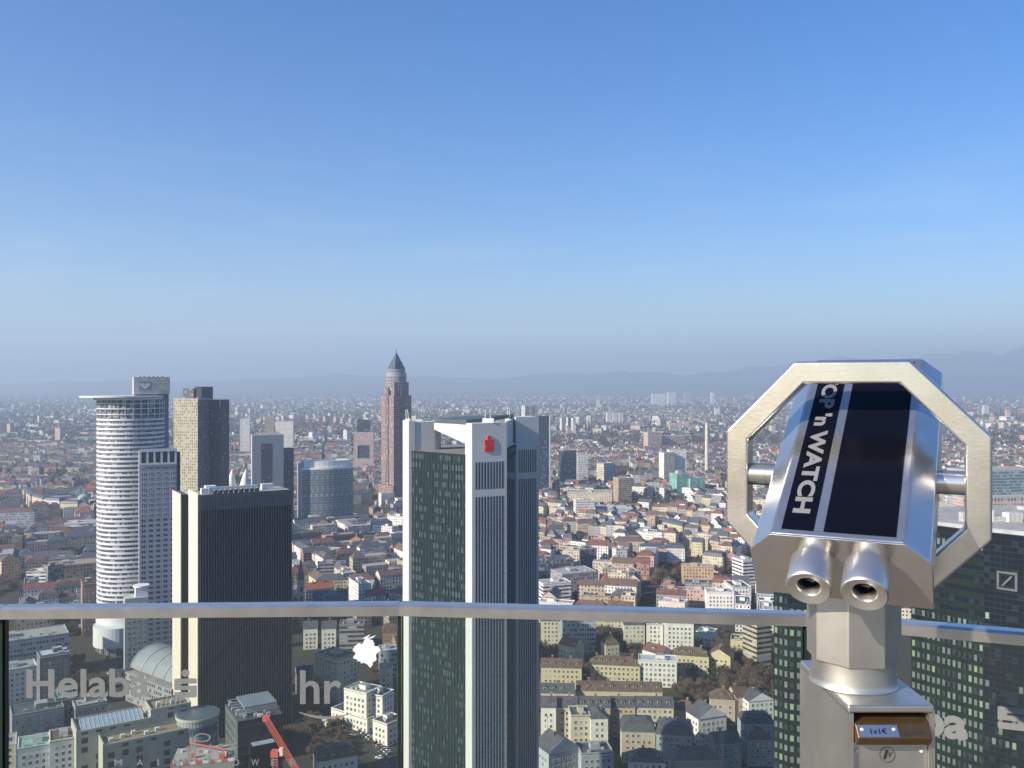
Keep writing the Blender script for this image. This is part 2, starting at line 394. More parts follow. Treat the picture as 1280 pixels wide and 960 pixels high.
# --- twin-face savings bank tower with red sign
def trianon():
    r = root('office_tower', (0, 0, 0), 0, 'tall tower with grey striped corner blocks and a red S sign', 'skyscraper')
    conc = flat('tower_cladding', (.54, .54, .53), .55, .05, .05); dark = flat('slot_glass', (.012, .016, .022), .12, .2)
    gl = facade('green_curtain', (.014, .029, .032), (.010, .028, .034), 1.0, 3.55, .62, .56, .38, gr=.08, blindc=(.06, .10, .10), bandc=(.008, .019, .021), spec=.3)
    Z = 186.0; zg = 174.2
    th = R(25); c, s = math.cos(th), math.sin(th)
    def blk(pxc, Yc, w, d, name, sign=False, slots=True):
        x0 = (pxc-640)/F*Yc
        b = MB(); T = lambda a, e: (x0+c*a-s*e, Yc+s*a+c*e)
        b.prism([T(0, 0), T(w, 0), T(w, d), T(0, d)], 0, Z, conc); o = b.build(name, r)
        e = MB(); e.box(0, w, 0, d, Z+.005, Z+.5, conc)
        o2 = e.build('parapet', o); o2.location = (x0, Yc, 0); o2.rotation_euler = (0, 0, th)
        if slots:
            n = 10; m0 = 1.1; pw = (w-2*m0)/n
            for z0, z1, nm in ((0, 158.3, 'window_slot'), (161.2, 171.6, 'vent_slot')):
                for k in range(n):
                    g = MB(); g.box(m0+k*pw+pw*.30, m0+k*pw+pw*.74, -.06, .02, z0, z1, dark)
                    if z0 == 0:
                        for f in range(44): g.box(m0+k*pw+pw*.30, m0+k*pw+pw*.74, -.10, -.062, f*3.55+.2, f*3.55+.9, flat('slot_spandrel', (.03, .036, .042), .4))
                    q = g.build(nm, o); q.location = (x0, Yc, 0); q.rotation_euler = (0, 0, th)
        return o, T, x0
    A, TA, xa = blk(590, 336, 14.6, 7.0, 'corner_block', True)
    D, TD, xd = blk(645, 400, 11.6, 12, 'corner_block')
    C_, TC, xc = blk(511, 362, 2.6, 8.0, 'corner_block', slots=False)
    # glass body
    b = MB(); p0 = TC(1, .5); p1 = TA(0, 6.6); p2 = TA(14.0, 6); p3 = TD(.3, .8); p4 = TD(9, 11); p5 = (-41.5, 392)
    b.prism([p0, p1, p2, p3, p4, p5], 0, zg, gl, flat('tower_roof', (.2, .2, .19), .9)); b.build('glass_body', r)
    for k in range(18):
        b = MB(); t = (k+.5)/18; a = Vector((*p0, 0)).lerp(Vector((*p1, 0)), t); nn0 = (Vector((*p1, 0))-Vector((*p0, 0))).normalized(); nq = Vector((nn0.y, -nn0.x, 0))
        if t < .06: continue
        b.prism([tuple((a-nn0*.07+nq*.02).xy), tuple((a-nn0*.07+nq*.28).xy), tuple((a+nn0*.07+nq*.28).xy), tuple((a+nn0*.07+nq*.02).xy)], 0, zg-.3, flat('mullion_green', (.05, .075, .075), .4)); b.build('mullion', r)
    dk = MB(); dk.prism([(p2[0]+.3, p2[1]-.6), (p3[0]+.25, p3[1]-.8), (p3[0], p3[1]), (p2[0], p2[1])], 0, zg-4, flat('recess_glass', (.006, .008, .012), .1)); dk.build('recess_panel', r)  # near-black colour holds the shade of this side, turned from the sun
    # crown: solid wall over the left part, curved end, gap, then the hanging roof slab
    f0 = Vector((*p0, 0)); f1 = Vector((*p1, 0)); dr = (f1-f0).normalized(); nn = Vector((-dr.y, dr.x, 0))
    b = MB(); L = (f1-f0).length
    poly = [TC(2.62, .3), TC(11.5, .3)]
    for k in range(1, 7): a = k/6*math.pi/2; poly.append(TC(11.5+4.2*math.sin(a), .3+5*(1-math.cos(a))))
    poly += [TC(15.7, 9), TC(2.62, 9)]
    b.prism(poly, zg+.01, Z-.1, conc); b.build('crown_wall', r)
    b = MB(); q0 = f0+dr*(L*.42)+nn*1; q1 = Vector((*TA(0, 6), 0)); q2 = Vector((*TD(3, 9), 0)); q3 = f0+nn*26+dr*3
    b.prism([(q.x, q.y) for q in (q0, q1, q2, q3)], Z-.05, Z+1.6, flat('roof_slab_green', (.07, .10, .10), .5)); b.build('roof_slab', r)
    b = MB(); wht = flat('white_cladding', (.52, .52, .50), .5, .05)
    zz = Z-.1
    a0 = f0+dr*(L*.42)+nn*.6; a1 = f1-dr*.2+nn*.2; th2 = nn*1.6
    pts = [(a0, zz-2.6), (a1, zz-7.6), (a1, zz), (a0, zz)]
    b.face([(p.x, p.y, z) for p, z in pts], wht); b.face([(p.x+th2.x, p.y+th2.y, z) for p, z in reversed(pts)], wht)
    b.face([(a0.x, a0.y, zz-2.6), (a0.x+th2.x, a0.y+th2.y, zz-2.6), (a1.x+th2.x, a1.y+th2.y, zz-7.6), (a1.x, a1.y, zz-7.6)], wht); b.build('hanging_truss', r)
    # upper wall between corner blocks on the right
    b = MB(); u0 = TA(14.3, 4); u1 = TD(.2, 3); 
    b.prism([u0, u1, (u1[0]-1, u1[1]+1), (u0[0]-1, u0[1]+1)], zg+.5, Z-.2, conc); b.build('upper_wall', r)
    # antennas
    for px, Y, zt in ((508, 366, 5), (511, 368, 5), (606, 340, 5.5), (614, 341, 5.5), (634, 400, 5), (637, 401, 5)):
        b = MB(); x = (px-640)/F*Y; b.beam((x, Y, Z), (x+rnd.uniform(-.8, .8), Y, Z+zt), .16, M_frame); b.box(x-.5, x+.5, Y-.3, Y+.3, Z, Z+1.2, M_frame); b.build('antenna', r)
    b = MB(); x = (610-640)/F*339; b.box(x-2.2, x+2.2, 339.5, 341, Z+.6, Z+2.4, M_frame); b.build('roof_hut', r)
    # red S sign: dot, and S bars
    red = flat('sign_red', (.75, .03, .02), .4, .02)
    sg = MB(); W = 14.6; cx = W*.48; y0, y1 = -.35, -.02; k = 1.0
    def rb(xa, xb, za, zb): sg.box(cx+xa, cx+xb, y0, y1, za, zb, red)
    zb = 175.6
    rb(-1.9, 2.05, zb, zb+1.15); rb(.75, 2.05, zb+1.151, zb+1.9); rb(-1.5, 2.05, zb+1.901, zb+2.7) ; rb(-1.9, -.6, zb+2.701, zb+3.5); rb(-1.9, 2.05, zb+3.501, zb+4.5)
    sg.box(cx-.55, cx+2.05, -.34, -.03, zb+2.7, zb+3.2, red); sg.box(cx-1.9, cx+.6, -.345, -.031, zb+1.25, zb+1.72, red)
    sg.prism([(0, 0)]*0 or [(cx-.75, y0), (cx+.85, y0), (cx+.85, y1), (cx-.75, y1)], zb+4.75, zb+5.7, red)
    sg.box(cx-.4, cx+.5, y0, y1, zb+5.701, zb+6.2, red)
    o = sg.build('sign', A); o.location = (xa, 336, 0); o.rotation_euler = (0, 0, th); o['label'] = 'red S emblem with a dot on top'
    PLACED.append(obb(-48, 362, R(0), 62, 60, 4)); return r
trianon()
# --- dark ribbed tower with cream end walls
def ribbed_tower():
    th = R(32); x0, y0 = (248-640)/F*495, 495; h = 138.5
    r = root('office_tower', (x0, y0, 0), th, 'dark office tower with thin vertical ribs and two cream end walls', 'skyscraper')
    cream = flat('cream_cladding', (.60, .56, .46), .6, .06); dk = flat('dark_facade', (.004, .0045, .007), .14, .3, .25, 0, .15)
    rib = flat('bronze_rib', (.15, .15, .165), .6, .15, .25, 0, .15); top = flat('upper_panel', (.10, .10, .11), .6, .15, .25, 0, .15)
    w, d = 53.5, 24.5
    b = MB(); b.box(0, w, 0, d, 0, h, dk, flat('roof_gravel', ROOFS['gravel'])); b.build('body', r)
    b = MB(); b.box(-.5, 0, -.3, d+.2, 0, h+.6, cream); b.build('end_wall', r)
    b = MB(); b.box(0.02, w, -.35, -.02, h-8.5, h+.5, top); b.build('attic_band', r)
    for k in range(36):
        b = MB(); x = .9+k*(w-1.4)/35; b.box(x-.17, x+.17, -.62, -.36, 0, h-.2, rib); b.build('rib', r)
    for k in range(20):
        b = MB(); y = .8+k*(d-1.4)/19; b.box(w, w+.45, y-.11, y+.11, 0, h, rib); b.build('rib', r)
    b = MB(); b.box(-4.5, -.6, d-1, d+22, 0, h-1.5, dk, top); b.build('rear_wing', r)
    b = MB(); b.box(-5.0, -4.52, d-1.2, d+22, 0, h-1, cream); b.build('end_wall', r)
    for a in ((3, 7, 1, 4), (8, 14, 12, 17), (8, 36, 5, 6), (39, 46, 6, 9)):
        b = MB(); b.box(a[0], a[1], a[2]+5, a[3]+5, h, h+3.4, M_frame); b.build('plant_room', r)
    for k in range(9):
        b = MB(); b.prism(ngon(10+k*3, 4, 1.2, 10), h, h+2.2, M_dark); b.prism(ngon(10+k*3, 4, .7, 8), h+2.2, h+2.6, M_equip); b.build('cooling_fan', r)
    b = MB(); b.box(-.2, .4, 0, d, h+.62, h+1.3, cream); b.build('parapet', r)
    PLACED.append(obb(x0, y0, th, w, d, 5)); PLACED.append(obb(x0-8, y0+18, th, 14, 40, 3))
ribbed_tower()
# --- round white-banded tower with crown disc and lower slab
def crown_tower():
    cx, cy = (164-640)/F*676, 676; rad = 23.5; zt = 192.6
    r = root('office_tower', (cx, cy, 0), R(27), 'round tower with white floor bands under a wide flat crown disc', 'skyscraper')
    gl = facade('round_glass', (.20, .21, .22), (.035, .045, .055), 1.8, 3.4, .72, .85, .3, gr=.15)
    b = MB(); n = 64; z0 = 28
    pts = ngon(0, 0, rad, n)
    for i in range(n):
        a, c = pts[i], pts[(i+1) % n]; b.wallq(a, c, 0, zt-3, gl, i*2.3, 0)
    b.build('glass_drum', r)
    wh = flat('white_band', (.62, .63, .64), .45, .05)
    g = MB(); A = ngon(0, 0, rad+.7, n); B_ = ngon(0, 0, rad-.3, n); hb = 1.5
    for i in range(n):
        j = (i+1) % n
        g.face([(*A[i], 0), (*A[j], 0), (*A[j], hb), (*A[i], hb)], wh); g.face([(*A[i], hb), (*A[j], hb), (*B_[j], hb), (*B_[i], hb)], wh); g.face([(*B_[i], 0), (*B_[j], 0), (*A[j], 0), (*A[i], 0)], wh)
    o = g.build('floor_band'); o.parent = r; z = 34; o.location = (0, 0, z)
    z += 3.42; zs = []
    while z < zt-17: zs.append(z); z += 3.42
    for z in zs: inst(o.data, 'floor_band', r, (0, 0, z))
    for z in (zt-14, zt-9.8, zt-6): inst(o.data, 'floor_band', r, (0, 0, z), 0, (1, 1, .45))
    for k in range(28):
        a = 2*math.pi*k/28; b = MB(); b.beam((math.cos(a)*(rad+.5), math.sin(a)*(rad+.5), zt-17), (math.cos(a)*(rad+.5), math.sin(a)*(rad+.5), zt-3), .35, wh); b.build('crown_column', r)
    b = MB(); b.prism(ngon(0, 0, rad+1.2, n), 22, 34, wh); b.build('lower_ring', r)
    for k in range(24):
        a = 2*math.pi*k/24; b = MB(); b.beam((math.cos(a)*(rad+.6), math.sin(a)*(rad+.6), 0), (math.cos(a)*(rad+.6), math.sin(a)*(rad+.6), 22), .8, wh); b.build('column', r)
    b = MB(); b.prism(ngon(-10, -14, 17, 40), 8, 22.5, wh, wh); b.build('podium_ring', r)
    b = MB(); b.prism(ngon(-6, 3, 30, n), zt-1.1, zt, wh, wh); b.build('crown_disc', r)
    b = MB(); b.prism(ngon(-2, 1, rad+1, n), zt-3, zt-1.1, wh, wh); b.build('crown_soffit', r)
    # rear slab in flat grey and top block with the white emblem
    gr = flat('grey_cladding', (.36, .37, .36)); sl = flat('slab_grey', (.22, .25, .29), .5, .05)
    b = MB(); b.box(2, 27, 0, 20, 0, zt+1, sl); b.build('slab', r)
    b = MB(); b.box(1.5, 27.3, -6, 12, zt+1.1, 207, gr); b.build('top_block', r)
    b = MB()
    for k in range(6): b.box(5+k*3.2, 7+k*3.2, -3, 8, 207, 207.9, M_equip)
    b.build('roof_rail', r)
    b = MB(); pl = flat('sign_plate', (.20, .22, .25), .4)
    b.box(5, 14, -6.25, -6.02, 196.5, 203.5, pl)
    for t in ((6, 9.4, 200.5, 201.8, 9.4, 198.5), (13, 9.6, 200.5, 201.8, 9.6, 198.5)):
        b.beam((t[0], -6.5, 201.8), (t[4], -6.5, 198.6), .55, M_frame)
    b.beam((7.4, -6.5, 202), (9.5, -6.5, 200.4), .4, M_frame); b.beam((11.6, -6.5, 202), (9.5, -6.5, 200.4), .4, M_frame)
    b.build('sign', r)
    # front annex slab
    tha = R(27); 
    ax, ay = (174-640)/F*650, 650
    mi = Matrix.Rotation(-R(27), 4, 'Z') @ Vector((ax-cx, ay-cy, 0))
    an = facade('annex_stone', (.31, .325, .35), (.03, .035, .045), 4.9, 3.75, .30, .46, .15, gr=.2)
    an = flat('annex_stone_plain', (.33, .345, .37), .6, .05)
    b = MB(); b.box(mi.x, mi.x+26, mi.y, mi.y+17, 0, 152, an, flat('roof_gravel', ROOFS['gravel'])); b.build('annex', r)
    # portico on its top
    for k in range(6):
        b = MB(); x = mi.x+.7+k*(24.6/5); b.box(x-.7, x+.7, mi.y-.3, mi.y, 143, 152.6, wh); b.build('pier', r)
    b = MB(); b.box(mi.x, mi.x+26, mi.y-.5, mi.y-.31, 151.2, 153.5, wh); b.box(mi.x, mi.x+26, mi.y-.5, mi.y-.31, 141.5, 143, wh); b.build('attic_beam', r)
    b = MB()
    for k in range(5):
        x = mi.x+.7+(k+.5)*(24.6/5); b.box(x-1.6, x+1.6, mi.y-.12, mi.y-.01, 143.05, 151.1, M_dark)
    b.build('attic_opening', r)
    k = 0; rest = MB()
    for j in range(35):
        for i in range(5):
            for e in (-.75, .75):
                x = mi.x+2.9+i*5.05+e; z = 138-j*3.85
                if k < 100: inst(window_mesh(0, 1.15, 1.7), 'window', r, (x, mi.y, z)); k += 1
                else: rest.face([(x-.58, mi.y-.05, z), (x+.58, mi.y-.05, z), (x+.58, mi.y-.05, z+1.7), (x-.58, mi.y-.05, z+1.7)], M_win)
    o = rest.build('window', r); o['kind'] = 'stuff'
    b = MB(); b.box(mi.x+26.01, mi.x+29, mi.y+4, mi.y+17, 0, 150, M_dark); b.build('side_wing', r)
    # low annex in front
    PLACED.append(obb(cx-30, cy-38, R(20), 75, 75, 4))
    x1, y1 = (156-640)/F*612, 612
    r2 = root('office_block', (x1, y1, 0), R(27), 'grey lower block with a rounded roof frame in front of the round tower', 'office building')
    b = MB(); b.box(0, 15, 0, 14, 0, 52, flat('grey_cladding', (.36, .37, .36))); b.build('wall', r2)
    b = MB(); b.box(7, 15, 2, 11, 52, 58.5, M_frame); b.prism(ngon(11, 6, 5.5, 24), 58.6, 59.6, M_frame); b.build('roof_frame', r2)
    add_windows(r2, 15, 14, 50, ('front',), cw=3.4, ch=3.7, ww=1.4, wh=1.6)
    PLACED.append(obb(x1, y1, R(27), 15, 14, 4))
crown_tower()
def simple_tower(pl, Y, h, thd, w, d, label, mats, name='office_tower', extras=None, cat='skyscraper', base=0, px_is_left=True, roofc=None):
    x = (pl-640)/F*Y; r = root(name, (x, Y, 0), R(thd), label, cat)
    mf, ms = mats; b = MB()
    for i, (a, c) in enumerate((((0, 0), (w, 0)), ((w, 0), (w, d)), ((w, d), (0, d)), ((0, d), (0, 0)))): b.wallq(a, c, base, h, mf if i in (0, 2) else ms)
    b.face([(0, 0, h), (w, 0, h), (w, d, h), (0, d, h)], roofc or roofm('gravel')); b.build('wall', r)
    b = MB()
    for a in ((0, w, -.15, .4), (0, w, d-.4, d+.15), (-.15, .4, .4, d-.4), (w-.4, w+.15, .4, d-.4)): b.box(a[0], a[1], a[2], a[3], h+.01, h+1.2, M_equip)
    b.build('parapet', r)
    for nm, box, m in (extras or []):
        b = MB(); b.box(*box, m); b.build(nm, r)
    PLACED.append(obb(x, Y, R(thd), w, d, 6)); return r
gold = facade('gold_grid', (.40, .37, .26), (.15, .145, .11), 2.6, 3.3, .55, .55, .35, gr=.3)
bluegrey = facade('bluegrey_grid', (.12, .135, .15), (.07, .085, .10), 2.2, 3.4, .7, .5, .1, gr=.3)
darkblue = facade('darkblue_grid', (.035, .045, .065), (.025, .035, .055), 2.2, 3.4, .6, .5, .05, gr=.3)
# corner faces the camera: left face normal (-,-)
simple_tower(217, 1003, 184, -15, 31.5, 22, 'tower with a gold window grid on its left face', (gold, bluegrey), extras=[('plant_room', (8, 22, 6, 18, 184, 196.5), bluegrey), ('plant_room', (22.1, 31, 8, 30, 184, 198.5), darkblue), ('rear_wing', (26, 46, 22.2, 40, 0, 183.5), darkblue)])
simple_tower(315, 1200, 131, 20, 42, 22, 'plain blue grey tower slab beyond the ribbed tower', (flat('bluegrey_panel', (.17, .20, .24), .4, .06), flat('pale_panel', (.5, .52, .54), .4)), extras=[('glass_recess', (12, 26, -.3, -.02, 0, 120), darkblue), ('rear_wing', (42.1, 56, 4, 26, 0, 112), darkblue), ('plant_room', (10, 38, 5, 15, 131, 134), M_equip)])  # side walls paler than the front: sunlight put into their colour
def glass_block():
    x, Y = (377-640)/F*1230, 1230
    r = root('office_block', (x, Y, 0), R(24), 'curved glass office block with a white roof band', 'office building')
    g1 = facade('teal_glass', (.22, .25, .26), (.09, .13, .15), 1.6, 3.6, .8, .7, .15, gr=.08)
    w, d, h = 74, 30, 84; poly = [(0, 0)]
    for k in range(9): a = k/8; poly.append((8+a*58, -5*math.sin(a*math.pi)))
    poly += [(w, 4), (w, d), (0, d)]
    b = MB(); b.prism(poly, 0, h, g1, M_frame); b.build('glass_body', r)
    b = MB(); b.prism([(px_*.9+3, py_*.9+1.5) for px_, py_ in poly], h+.01, h+9, M_frame); b.build('roof_band', r)
    b = MB(); b.prism([(px_*1.01-.5, py_*1.02-.3) for px_, py_ in poly], h-3, h-.05, M_frame); b.build('eave_band', r)
    b = MB(); b.box(-.6, -.02, 0, d, 0, h+6, M_frame); b.build('end_wall', r)
    b = MB(); b.prism([(-12, -22), (60, -24), (96, -14), (100, 8), (-12, -2)], 0, 14, facade('dark_podium', (.05, .06, .07), (.03, .04, .05), 2, 4, .8, .6), roofm('slate')); b.build('podium', r)
    PLACED.append(obb(x-14, Y-14, R(24), 116, 48, 4))
glass_block()
def messeturm():
    Y = 1500; cx = (495-640)/F*(Y+12); r = root('office_tower', (cx, Y+16, 0), R(-47), 'slim red granite tower with a pointed pyramid top', 'skyscraper')
    pink = facade('granite_grid', (.27, .18, .16), (.08, .07, .07), 3.2, 4.0, .62, .42, .12, gr=.25)
    gls = facade('granite_glass', (.22, .17, .17), (.06, .07, .085), 2.4, 4.0, .7, .7, .1, gr=.2)
    H = 18.5
    b = MB(); b.box(-H, H, -H, H, 0, 182, pink, roofm('slate')); b.build('shaft', r)
    b = MB(); b.box(-H-4, H+4, -H-4, H+4, 0, 30, pink, roofm('slate')); b.build('base', r)
    for sx, sy in ((0, -1), (-1, 0), (1, 0), (0, 1)):
        b = MB()
        if sx == 0: b.box(-4, 4, min(sy*H, sy*(H+1.2)), max(sy*H, sy*(H+1.2)), 30, 196, gls)
        else: b.box(min(sx*H, sx*(H+1.2)), max(sx*H, sx*(H+1.2)), -4, 4, 30, 196, gls)
        b.build('glass_bay', r)
    b = MB(); b.box(-15.2, 15.2, -15.2, 15.2, 182, 205, pink); b.build('shoulder', r)
    cyl = facade('crown_glass', (.25, .24, .26), (.08, .09, .11), 2.6, 5, .6, .6, .2, gr=.2)
    b = MB(); pts = ngon(0, 0, 17.4, 32)
    b.prism(pts, 190, 221, cyl); b.build('crown_drum', r)
    b = MB(); b.prism(ngon(0, 0, 15.2, 32), 221, 227, cyl); b.build('crown_step', r)
    b = MB(); py = flat('pyramid_glass', (.075, .095, .10), .3); q = 11.2
    for i in range(4):
        k = [(-q, -q), (q, -q), (q, q), (-q, q)]; b.face([(*k[i], 227.01), (*k[(i+1) % 4], 227.01), (0, 0, 257)], py)
    b.face([(-q, -q, 227.01), (-q, q, 227.01), (q, q, 227.01), (q, -q, 227.01)], py)
    b.build('pyramid', r); b = MB(); b.beam((0, 0, 255), (0, 0, 262), .4, M_dark); b.build('finial', r)
    PLACED.append(obb(cx-24, Y-10, 0, 60, 60, 4))
messeturm()
def gatehouse():
    Y = 2000; x = (442-640)/F*Y; r = root('gatehouse', (x, Y, 0), R(6), 'pink gate shaped building with a square opening and dark glass top', 'office building')
    pk = facade('gate_grid', (.48, .36, .32), (.16, .13, .12), 3.2, 4, .5, .5, .1)
    w, h = 45, 92; b = MB()
    b.box(0, 9, 0, 25, 0, h, pk); b.box(w-9, w, 0, 25, 0, h, pk); b.box(9.01, w-9.01, 0, 25, 62, h-.01, pk); b.box(9.01, w-9.01, 0, 25, 0, 32, pk); b.build('wall', r)
    b = MB(); b.box(9.1, w-9.1, 2, 24, 32.1, 61.9, darkblue); b.build('glass_core', r)
    b = MB(); b.box(8, 37, 3, 22, h+.1, 120, darkblue); b.build('glass_top', r)
    PLACED.append(obb(x, Y, R(6), w, 25, 4))
gatehouse()
simple_tower(664, 1560, 144, 26, 39, 30, 'dark blue office tower behind the right corner block', (facade('navy_bands', (.10, .12, .15), (.045, .06, .085), 3, 3.6, .95, .55, .1, gr=.2), darkblue), extras=[('plant_room', (-10, 16, 6, 18, 144, 163), facade('plant_grid', (.5, .5, .48), (.3, .3, .3), 12, 40, .4, .9, 0)), ('edge_fin', (36.5, 39.2, -1, -.02, 0, 144), M_frame)])
simple_tower(704, 1700, 73, 22, 28, 22, 'dark narrow tower standing apart to the right of the navy tower', (facade('navy_bands', (.1, .12, .15)), darkblue))
simple_tower(723, 1760, 62, 10, 20, 16, 'pale narrow block beside the dark narrow tower', (wallm('white', 'office'), wallm('pale blue', 'office')))
simple_tower(755, 1690, 48, 35, 26, 22, 'pale blue cube block among the old houses', (wallm('pale blue', 'office'), wallm('cream', 'office')))
simple_tower(773, 1500, 40, 20, 26, 20, 'tan square block left of the brown park', (wallm('tan', 'office'), wallm('tan')))
simple_tower(830, 1780, 62, 25, 26, 18, 'cream tower block next to the scaffolded block', (wallm('cream'), wallm('white')))
simple_tower(837, 1800, 66, 10, 36, 18, 'white tower slab beside the scaffolded block', (wallm('white'), wallm('white')))
simple_tower(702, 3500, 66, 20, 17, 17, 'far blue twin block, left one', (wallm('pale blue', 'office'), wallm('white')))
simple_tower(710, 3550, 66, 20, 17, 17, 'far twin block with a darker face, middle one', (darkblue, wallm('white')))
simple_tower(716, 3500, 66, 20, 15, 17, 'far pale twin block, right one', (wallm('white'), wallm('white')))
simple_tower(724, 3700, 56, 20, 14, 14, 'far tan block right of the twin blocks', (wallm('tan'), wallm('tan')))
for k, nm in enumerate(('left', 'middle', 'right')):
    simple_tower(759+k*7.5, 4300, 62-k, 15, 22, 16, 'white block, %s of three equal far blocks' % nm, (wallm('white'), wallm('white')))
simple_tower(810, 2600, 58, 18, 45, 30, 'pink red block, tallest of the far red complex', (wallm('pink', 'office'), wallm('pink')), 'office_block', cat='office building')
simple_tower(826, 2650, 44, 18, 80, 30, 'long pink red block with flat roof in the far city', (wallm('pink', 'office'), wallm('pink')), 'office_block', cat='office building')
simple_tower(835, 8000, 128, 10, 75, 30, 'white slab on the far plain', (wallm('white'), wallm('white')))
simple_tower(815, 8300, 110, 5, 130, 30, 'long low white slab on the far plain', (wallm('white'), wallm('white')))
simple_tower(856, 8200, 120, 5, 60, 30, 'bluish slab on the far plain', (wallm('pale blue'), wallm('pale blue')))
simple_tower(889, 8200, 122, 5, 28, 30, 'slim white far tower on the plain', (wallm('white'), wallm('white')))
simple_tower(894, 5200, 58, 5, 28, 20, 'lone white far block before the suburbs', (wallm('white'), wallm('white')))
simple_tower(746, 7000, 75, 5, 24, 20, 'tiny lone white far block', (wallm('white'), wallm('white')))
simple_tower(300, 2450, 104, 12, 26, 18, 'white far tower left of the blue grey slab', (wallm('white'), wallm('white')))
simple_tower(331, 2420, 108, 12, 24, 18, 'tan far tower above the blue grey slab', (wallm('tan'), wallm('white')))
simple_tower(344, 2500, 95, 6, 50, 18, 'white far slab beside the tan far tower', (wallm('white'), wallm('white')), 'office_block', cat='office building')
simple_tower(1230, 5200, 72, 5, 32, 20, 'white cube block beyond the viewer ring', (wallm('white'), wallm('white')))
def tv_block():
    Y = 4200; x = (1253-640)/F*Y; r = root('water_tower', (x, Y, 0), 0, 'pale stepped round building at the right edge', 'tower')
    b = MB(); b.prism(ngon(30, 10, 24, 20), 0, 28, wallm('cream', 'plain')); b.prism(ngon(30, 10, 36, 20), 28, 46, wallm('white', 'plain')); b.build('wall', r)
    b = MB(); b.box(22, 40, 2, 18, 46, 82, wallm('pink')); b.build('shaft', r)
tv_block()
def chimney():
    Y = 1880; x = (883.5-640)/F*Y; r = root('factory_chimney', (x, Y, 0), 0, 'tall slim cream chimney standing over the red roofs', 'chimney')
    b = MB(); n = 14; prev = None; m = flat('chimney_cream', (.55, .50, .42), .8)
    A = ngon(0, 0, 4.4, n); B_ = ngon(0, 0, 3.3, n)
    for i in range(n): j = (i+1) % n; b.face([(*A[i], 0), (*A[j], 0), (*B_[j], 119), (*B_[i], 119)], m)
    b.face([(*p, 119) for p in B_], M_dark); b.build('shaft', r, smooth=True)
    b = MB(); b.prism(ngon(0, 0, 3.7, n), 115, 117, m); b.build('collar', r)
chimney()
def scaffold_block():
    Y = 1560; x = (846-640)/F*Y; r = root('scaffolded_building', (x, Y, 0), R(20), 'building wrapped in green scaffold netting', 'building site')
    g = facade('green_net', (.20, .38, .32), (.13, .30, .25), 5, 4, .8, .7, .3, blindc=(.28, .46, .4))
    b = MB(); b.box(0, 24, 0, 26, 0, 42, g, roofm('gravel')); b.box(24.01, 54, -6, 22, 0, 34, g, roofm('gravel')); b.build('wall', r)
    b = MB(); b.box(5, 14, 5, 14, 42, 47, M_equip); b.build('plant_room', r); PLACED.append(obb(x, Y-6, R(20), 54, 34, 4))
scaffold_block()
